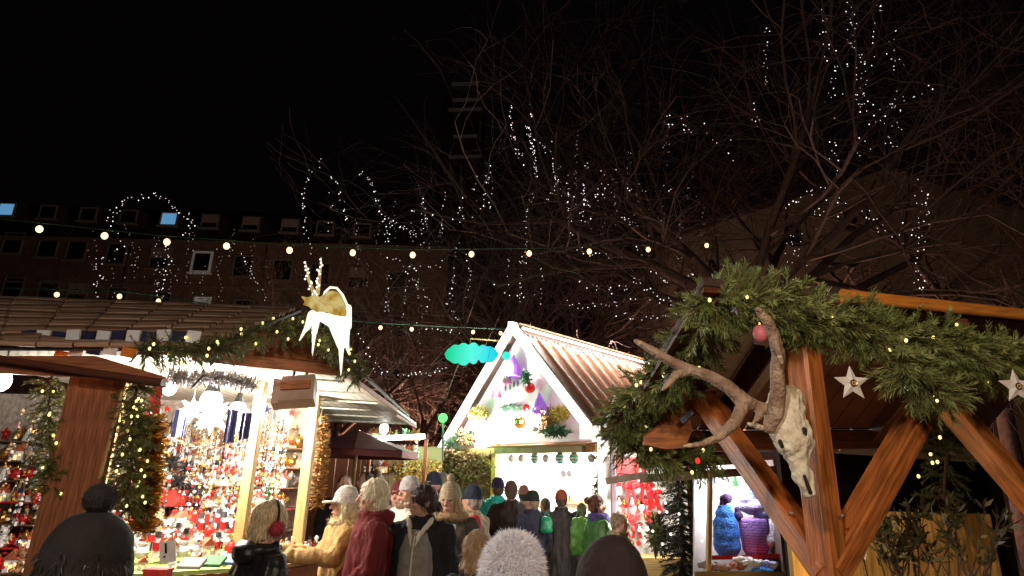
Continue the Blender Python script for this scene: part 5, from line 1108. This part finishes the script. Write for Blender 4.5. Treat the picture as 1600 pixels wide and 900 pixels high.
    obj('coat', remesh(c, .013*s, 'coat', cm, 2, .026*s, (13, 13, 4.0), puff*s), cm, t, world=False)
    # trousers and shoes
    l = MB(); l.loft([(q((0, 0, .8)), .16*s, .12*s), (q((0, 0, 1.0)), .165*s, .125*s)], 16)
    for sd in (-1, 1): l.cap(q((sd*.085, 0, .88)), q((sd*.095, -.01, .5)), .1*s, .075*s, 12); l.cap(q((sd*.095, -.01, .5)), q((sd*.1, .01, .12)), .075*s, .06*s, 12)
    tm = wool('trousers_%d' % len(PEOPLE), trousers, .3); obj('trousers', remesh(l, .018*s, 'trousers', tm, 2, .008*s), tm, t, world=False)
    for sd in (-1, 1):
        l = MB(); l.cap(q((sd*.1, .02, .05)), q((sd*.112, -.14, .042)), .05*s, .042*s, 10); l.cap(q((sd*.1, .01, .05)), q((sd*.1, .01, .13)), .05*s, .05*s, 10); obj('shoe', l, wool('shoe_dark', (.02, .018, .016)), t, world=False, smooth=True)
    # hair
    if hair:
        hb = MB(); kind, hc = hair[0], hair[1]
        hb.ell(q((0, .022, 1.608)), tuple(k*s for k in (.082, .095, .103)), 18, M=MH); hb.ell(q((0, .05, 1.56)), tuple(k*s for k in (.075, .06, .07)), 14, M=MH)
        if kind == 'tied': hb.ell(q((0, .008, 1.618)), tuple(k*s for k in (.086, .099, .102)), 18, M=MH); hb.ell(q((0, .12, 1.55)), .04*s, 10, M=MH)
        if kind == 'full': hb.ell(q((0, .015, 1.625)), tuple(k*s for k in (.092, .103, .098)), 18, M=MH); hb.ell(q((0, .055, 1.55)), tuple(k*s for k in (.084, .055, .07)), 14, M=MH)
        if kind in ('bob', 'long'):
            for sd in (-1, 1): hb.ell(q((sd*.07, .0, 1.54)), tuple(k*s for k in (.028, .05, .09)), 12, M=MH)
            hb.ell(q((0, .055, 1.51)), tuple(k*s for k in (.085, .05, .09)), 14, M=MH)
        if kind == 'long':
            for sd in (-1, 1): hb.cap(q((sd*.082, -.01, 1.55)), q((sd*.10, -.05, 1.34)), .03*s, .02*s, 10, M=MH)
            hb.cap(q((0, .08, 1.52)), q((0, .1, 1.3)), .08*s, .05*s, 12, M=MH)
        if kind == 'bun': hb.ell(q((0, .125, 1.64)), .042*s, 12, M=MH)
        hm = mat('hair_%d' % len(PEOPLE), hc, rough=.5, var=.4, scale=12, stretch=(8, 8, 1), bump=.6, bscale=30)
        ho_ = obj('hair', remesh(hb, .009*s, 'hair', hm, 2, .010*s, (55, 55, 9)), hm, t, world=False)
        if Y < 6.2:      # loose strands over the hair mass
            m = MB(); pol = list(ho_.data.polygons)
            for i in range(900):
                p = random.choice(pol); dn = (V((0, 0, -1))+p.normal*.35+rdir()*.4).normalized(); sd_ = p.normal.cross(dn).normalized()*.0012; L = rnd(.02, .05)*s; c_ = p.center+p.normal*.002
                m.add([c_-sd_, c_+sd_, c_+dn*L*.6+sd_+p.normal*.004, c_+dn*L+rdir()*.006, c_+dn*L*.6-sd_+p.normal*.004], [(0, 1, 2, 3, 4)])
            obj('strands', m, mat('strand_%d' % len(PEOPLE), tuple(min(1, k*1.35+.004) for k in hc), rough=.45, var=.4, scale=30), ho_, world=False)
    if hat:
        kind, hc = hat[0], hat[1]; z0 = 1.625; hbm = MB(); hm = hc if not isinstance(hc, tuple) else mat('hat_%d' % len(PEOPLE), hc, rough=.95, var=.25, scale=40, bump=.8, bscale=120, band=('Z', 26, .6, 1.5))
        if kind in ('beanie', 'pompom', 'cap', 'fluffy', 'tall'):
            up = {'tall': .17, 'fluffy': .14}.get(kind, .125); ex = {'fluffy': 1.12, 'tall': 1.04}.get(kind, 1)
            rg = [(q((0, .012, z0-.02)), .088*s*ex, .106*s*ex)]
            for i in range(1, 8): a = i/8*math.pi/2; rg.append((q((0, .014, z0-.01+up*math.sin(a))), .089*s*ex*math.cos(a)**.8, .106*s*ex*math.cos(a)**.8))
            rg.append((q((0, .014, z0-.01+up)), .01*s, .01*s)); hbm.loft(rg, 22, M=MH)
            hbm.torus(q((0, .012, z0-.022)), .083*s*ex, .0115*s, 22, 8, M=MH, ry=1.2)
            if kind == 'cap': hbm.loft([(q((0, -.115, z0-.025)), .075*s, .07*s), (q((0, -.115, z0-.01)), .07*s, .065*s)], 16, M=MH)
        ho = obj('hat', remesh(hbm, .01*s, 'hat', hm, 2, .004*s, (20, 20, 20)), hm, t, world=False)
        if kind == 'pompom':
            m = MB()
            for i in range(500): d_ = rdir(); sd_ = rdir().cross(d_).normalized()*.003*s; pc = MH @ q((0, .014, 1.765)); m.add([pc-sd_, pc+sd_, pc+d_*.042*s], [(0, 1, 2)])
            m.ell(MH @ q((0, .014, 1.765)), .035*s, 10); obj('pompom', m, hm, ho, world=False)
        if kind == 'fluffy' or fur:
            nfur, Lf = fur or (1500, .03); m = MB(); pol = [p for p in ho.data.polygons]; 
            for i in range(nfur):
                p = random.choice(pol); c_ = p.center+rdir()*.005; nd = (p.normal+rdir()*.75).normalized(); sd_ = nd.cross(rdir()).normalized()*.0011; md = c_+nd*Lf*.5; en = md+(nd+V((0, 0, -.5))+rdir()*.5).normalized()*Lf*rnd(.3, .7)
                m.add([c_-sd_, c_+sd_, md+sd_, md-sd_, en], [(0, 1, 2, 3), (3, 2, 4)])
            obj('fur', m, mat('fur_white', (.82, .80, .88), rough=.8, col2=(.95, .94, .98), scale=30), ho, world=False)
    PEOPLE.append(t)
    for e_ in extras: e_(t, s, q, MH, cm)
    return t
def furhood(col, r=.11, th=.036, n=1400):
    def f(t, s, q, MH, cm):
        m_ = wool('furcollar_%d' % len(PEOPLE), col); m = MB(); m.torus(q((0, .02, 1.455)), r*s, th*s, 20, 8); o = obj('collar', remesh(m, .012*s, 'collar', m_, 1, .008*s, (30, 30, 30)), m_, t, world=False)
        k = MB()
        for i in range(n):
            a = rnd(0, 6.28); b = rnd(0, 6.28); d_ = V((math.cos(a)*math.cos(b), math.sin(a)*math.cos(b), math.sin(b))); p = q((0, .02, 1.455))+V((math.cos(a), math.sin(a), 0))*r*s+d_*th*s*.8; sd_ = rdir().cross(d_).normalized()*.0018; k.add([p-sd_, p+sd_, p+(d_+rdir()*.5)*.03*s], [(0, 1, 2)])
        obj('fur', k, m_, o, world=False)
    return f
def hood(r=1.0):
    def f(t, s, q, MH, cm):
        m = MB(); m.ell(q((0, .1, 1.44)), tuple(k*s*r for k in (.13, .075, .075)), 14); m.torus(q((0, .05, 1.46)), .1*s, .03*s, 18, 8); obj('hood', remesh(m, .012*s, 'hood', cm, 2, .01*s), cm, t, world=False)
    return f
def scarf(col):
    def f(t, s, q, MH, cm):
        m_ = wool('scarf_w_%d' % len(PEOPLE), col); m = MB(); m.torus(q((0, -.005, 1.475)), .085*s, .036*s, 18, 8); m.torus(q((0, -.01, 1.44)), .1*s, .03*s, 18, 8); m.cap(q((.04, -.12, 1.44)), q((.05, -.165, 1.25)), .03*s, .035*s, 8); obj('scarf', remesh(m, .01*s, 'scarf', m_, 1, .008*s, (25, 25, 25)), m_, t, world=False)
    return f
def vest(col, trim, topz=1.40, z0=.7):
    def f(t, s, q, MH, cm):
        m_ = wool('vest_%d' % len(PEOPLE), col, .3); m = MB(); m.loft([(q((0, -.09, z0)), .15*s, .15*s), (q((0, -.085, 1.05)), .135*s, .125*s), (q((0, -.075, 1.25)), .13*s, .12*s), (q((0, -.055, 1.36)), .11*s, .095*s), (q((0, -.02, topz)), .075*s, .06*s)], 20); o = obj('vest', remesh(m, .012*s, 'vest', m_, 2, .008*s), m_, t, world=False)
        k = MB(); k.tube([q((0, -.112, topz-.02)), q((0, -.165, 1.33)), q((0, -.20, 1.22)), q((0, -.214, 1.05)), q((0, -.245, z0))], .006*s, 6); obj('zip', k, wool('trim_pale', trim), o, world=False)
        k = MB(); 
        for sd in (-1, 1): k.cap(q((sd*.09, -.03, 1.46)), q((sd*.035, -.155, 1.36)), .022*s, .016*s, 10); k.cap(q((sd*.035, -.155, 1.36)), q((sd*.012, -.195, 1.28)), .016*s, .006*s, 10)
        obj('lining', remesh(k, .009*s, 'lining', wool('trim_pale', trim), 1, .008*s, (30, 30, 30)), wool('trim_pale', trim), t, world=False)
    return f
def earband(col, muff):
    def f(t, s, q, MH, cm):
        m = MB(); n_ = 14; pts = [MH @ q((.098*math.cos(math.pi*i/n_), .01, 1.60+.125*math.sin(math.pi*i/n_))) for i in range(n_+1)]; m.tube(pts, .008*s, 6); o = obj('earmuff_band', m, BLACK, t, world=False)
        for sd in (-1, 1):
            k = MB(); c_ = MH @ q((sd*.1, .01, 1.57)); k.ell(c_, .04*s, 12)
            for i in range(260): d_ = rdir(); s2 = rdir().cross(d_).normalized()*.002; k.add([c_-s2+d_*.03*s, c_+s2+d_*.03*s, c_+d_*.058*s], [(0, 1, 2)])
            obj('earmuff', k, wool('muff_red', muff), o, world=False)
    return f
random.seed(99)
# near heads
person('person seen from behind in a fluffy white hat, head and shoulders at the bottom centre', 803, 818, 2.25, 178, (.12, .11, .13), hat=('fluffy', wool('fluffy_white', (.72, .68, .72))), hair=('bob', (.25, .18, .1)), top=1.80, fur=(14000, .034), extras=(hood(),), vox=.011)
person('person seen from behind in a plain dark brown hat at the bottom right of centre', 953, 824, 1.5, 184, (.03, .022, .022), hat=('tall', wool('hat_plain_brown', (.020, .011, .010), .25)), hair=('short', (.03, .02, .015)), top=1.80, extras=(hood(),), wide=1.05)
person('person seen from behind in a black bobble hat and dark coat at the lower left', 170, 748, 1.5, 170, (.015, .011, .010), hat=('pompom', wool('hat_plain_black', (.009, .006, .005), .25)), hair=('short', (.02, .015, .01)), wide=1.1, extras=(hood(1.1),))
# shoppers at the ornament stall
person('person with blond hair and red fluffy earmuffs in a black jacket at the counter', 422, 786, 3.7, 128, mat('black_quilt', (.012, .012, .013), rough=.35, bump=.3), hair=('full', (.55, .42, .24)), extras=(earband(BLACK, (.35, .03, .05)), hood()), yaw=10, pitch=8, puff=.004, wide=1.1)
person('person in a white cap and long tan coat reaching over the counter', 541, 758, 5.4, -62, (.42, .25, .09), hem=.35, hat=('cap', (.75, .70, .62)), hair=('long', (.66, .54, .32)), yaw=0, extras=(furhood((.62, .48, .26), .10, .03, 800),), arms={1: ((.23, -.12, 1.2), (.10, -.40, 1.22), (0, 0, -1)), -1: ((-.24, -.10, 1.18), (-.12, -.46, 1.24), (0, 0, -1))}, vox=.008)
person('person with short white hair in a dark red coat standing side on', 585, 750, 5.0, -70, (.13, .010, .010), hem=.86, trousers=(.10, .07, .06), hair=('full', (.74, .62, .42)), arms={1: ((.25, -.02, 1.12), (.22, -.22, 1.0), (-1, 0, 0)), -1: ((-.26, .05, 1.13), (-.19, -.18, .98), (1, 0, 0))}, yaw=-8, wide=1.12, vox=.008, extras=(hood(.9),))
person('person with dark hair in black coat over grey vest looking left', 662, 758, 5.1, -8, (.012, .012, .014), hem=.5, hair=('tied', (.035, .018, .012)), extras=(vest((.22, .19, .16), (.6, .54, .44)),), yaw=-55, pitch=0, vox=.009)
person('person in a beige bobble hat and olive coat looking down at their hands', 706, 738, 5.7, -8, (.075, .06, .04), hem=.5, hat=('pompom', (.52, .42, .26)), hair=('long', (.45, .32, .16)), yaw=-6, pitch=7, extras=(furhood((.42, .28, .15), .125, .034, 1200),), arms={1: ((.25, -.02, 1.14), (.07, -.24, 1.13), (-1, 0, .3)), -1: ((-.25, -.02, 1.14), (-.07, -.24, 1.12), (1, 0, .3))}, vox=.008)
ph = P(706, 826, 5.42); mb = MB(); mb.box(ph, (.03, .012, .07), Matrix.Rotation(R(50), 3, 'X')); 
tag(obj('held_cup', (lambda m: (m.loft([(ph-V((0, 0, .04)), .025, .025), (ph+V((0, 0, .03)), .034, .034)], 14), m)[1])(MB()), WHITEC), 'small white cup held by the person in the olive coat', 'cup')
person('person in a white jacket and black and white hat behind the dark haired one', 640, 742, 6.6, -40, (.72, .66, .56), hat=('beanie', (.55, .52, .5)), hair=('short', (.05, .03, .02)), extras=(furhood((.2, .12, .08), .1, .03, 400),), trousers=(.03, .03, .03))
person('person in a maroon hooded coat just left of the dark haired one', 625, 750, 7.0, -20, (.20, .12, .09), hat=('beanie', (.12, .02, .02)), hair=('short', (.1, .05, .03)))
person('person in a navy and white hat seen between the two women', 678, 736, 7.8, -30, (.30, .18, .14), hat=('beanie', (.04, .045, .08)), hair=('short', (.1, .06, .04)))
person('person in a white knitted hat behind the beige bobble hat', 692, 738, 8.4, 10, (.42, .28, .18), hat=('beanie', (.6, .55, .48)), hair=('short', (.1, .06, .04)))
person('person in a navy cap and beige jacket seen from the side', 738, 756, 6.6, -120, (.45, .36, .24), hat=('beanie', (.03, .038, .06)), hair=('short', (.3, .26, .22)), trousers=(.05, .04, .04))
mb = MB(); p = P(741, 820, 6.35); mb.ell(p, (.08, .05, .1), 12); me = remesh(mb, .012, 'shoulder_bag', RED, 1, .01); tag(obj('shoulder_bag', me, RED), 'dull red shoulder bag of the person in the navy cap', 'bag')
person('person in dark clothes with pale scarf far behind the tan coat', 540, 742, 8.5, 20, (.03, .025, .03), hair=('short', (.04, .02, .02)), extras=(scarf((.5, .45, .4)),))
person('person in a dark jacket far behind the white haired one', 572, 738, 9.4, -60, (.05, .035, .04), hair=('short', (.06, .03, .02)))
person('person in a plum jacket in the far group beside the parasol pole', 590, 735, 10.2, 160, (.12, .05, .07), hair=('bob', (.08, .04, .02)))
person('child like figure with light brown hair low behind the white fluffy hat', 750, 828, 3.6, 150, (.03, .025, .028), hair=('bob', (.34, .22, .12)), top=1.705)
# shoppers at the gabled stall
person('person in a teal puffer jacket and purple hat at the gabled stall', 778, 745, 9.6, 200, mat('teal_quilt', (.02, .45, .40), rough=.35), hat=('beanie', (.05, .03, .11)), hair=('short', (.1, .06, .04)), puff=.012, wide=1.15)
person('person in a dark brown coat and brown hat seen from behind at the gabled stall', 799, 750, 9.0, 182, (.05, .035, .03), hat=('beanie', (.12, .07, .06)), hair=('short', (.1, .06, .04)), wide=1.15)
person('person in a pink hat at the counter of the gabled stall', 818, 757, 10.2, 200, (.4, .3, .28), hat=('beanie', (.6, .22, .22)), hair=('short', (.1, .06, .04)))
person('person in a navy jacket and green beanie side on at the gabled stall', 831, 765, 8.6, -150, (.03, .028, .05), hat=('beanie', (.02, .03, .02)), hair=('short', (.3, .2, .12)), yaw=20, hem=.86)
person('person in a long charcoal coat and rust red hat standing at the gabled stall', 877, 764, 9.2, 176, (.055, .045, .042), hem=.52, trousers=(.08, .03, .02), hat=('beanie', (.38, .08, .04)), hair=('short', (.1, .06, .04)), wide=1.05, arms={1: ((.26, -.06, 1.12), (.24, -.28, 1.06), (-1, 0, 0)), -1: ((-.26, -.04, 1.12), (-.2, -.3, 1.1), (1, 0, 0))})
person('person with brown hair in a bun, green jacket and violet scarf in profile', 934, 773, 7.4, 105, mat('green_jacket', (.05, .16, .03), rough=.5, bump=.2), hair=('bun', (.14, .05, .03)), extras=(scarf((.10, .07, .28)),), hem=.8)
person('person in a mustard coat half hidden inside the ribbon stall', 968, 800, 7.0, 60, (.35, .24, .12), hair=('short', (.3, .22, .12)), top=1.705)
person('person in a grey green jacket behind the charcoal coat', 908, 786, 10.2, 200, (.16, .18, .14), hair=('short', (.2, .15, .1)))
person('person in a pale jacket leaning at the gabled stall counter', 851, 778, 10.4, 220, (.35, .33, .34), hair=('short', (.15, .1, .08)))
def bag(label, px, py, Y, w_, h_, m_):
    p = P(px, py, Y); t = thing('carrier_bag', label, 'bag', p-V((0, 0, h_/2))); mb = MB(); mb.loft([(p-V((0, 0, h_/2)), w_*.42, .06), (p-V((0, 0, h_*.3)), w_*.5, .08), (p+V((0, 0, h_*.2)), w_*.46, .06), (p+V((0, 0, h_/2)), w_*.38, .02)], 16)
    obj('bag_body', remesh(mb, .015, 'bag_body', m_, 1, .012, (14, 14, 14)), m_, t); mb = MB(); mb.tube([p+V((-w_*.2, 0, h_*.45)), p+V((-w_*.1, 0, h_*.7)), p+V((w_*.1, 0, h_*.7)), p+V((w_*.2, 0, h_*.45))], .008, 5); obj('handle', mb, m_, t)
bag('shiny green bag hanging beside the navy jacket', 854, 820, 8.5, .16, .2, mat('bag_green', (.02, .28, .13), rough=.35))
bag('bright lime green bag beside the charcoal coat', 906, 838, 7.9, .24, .42, mat('bag_lime', (.11, .30, .04), rough=.4))

# hanging bows at the near left opening, cable on the posts
mb = MB(); mb.tube([P(300, 605, 4.5), P(318, 586, 4.5)], .008, 5); tag(obj('awning_stay', mb, BLACK), 'short black awning stay over the ornament display', 'stay')
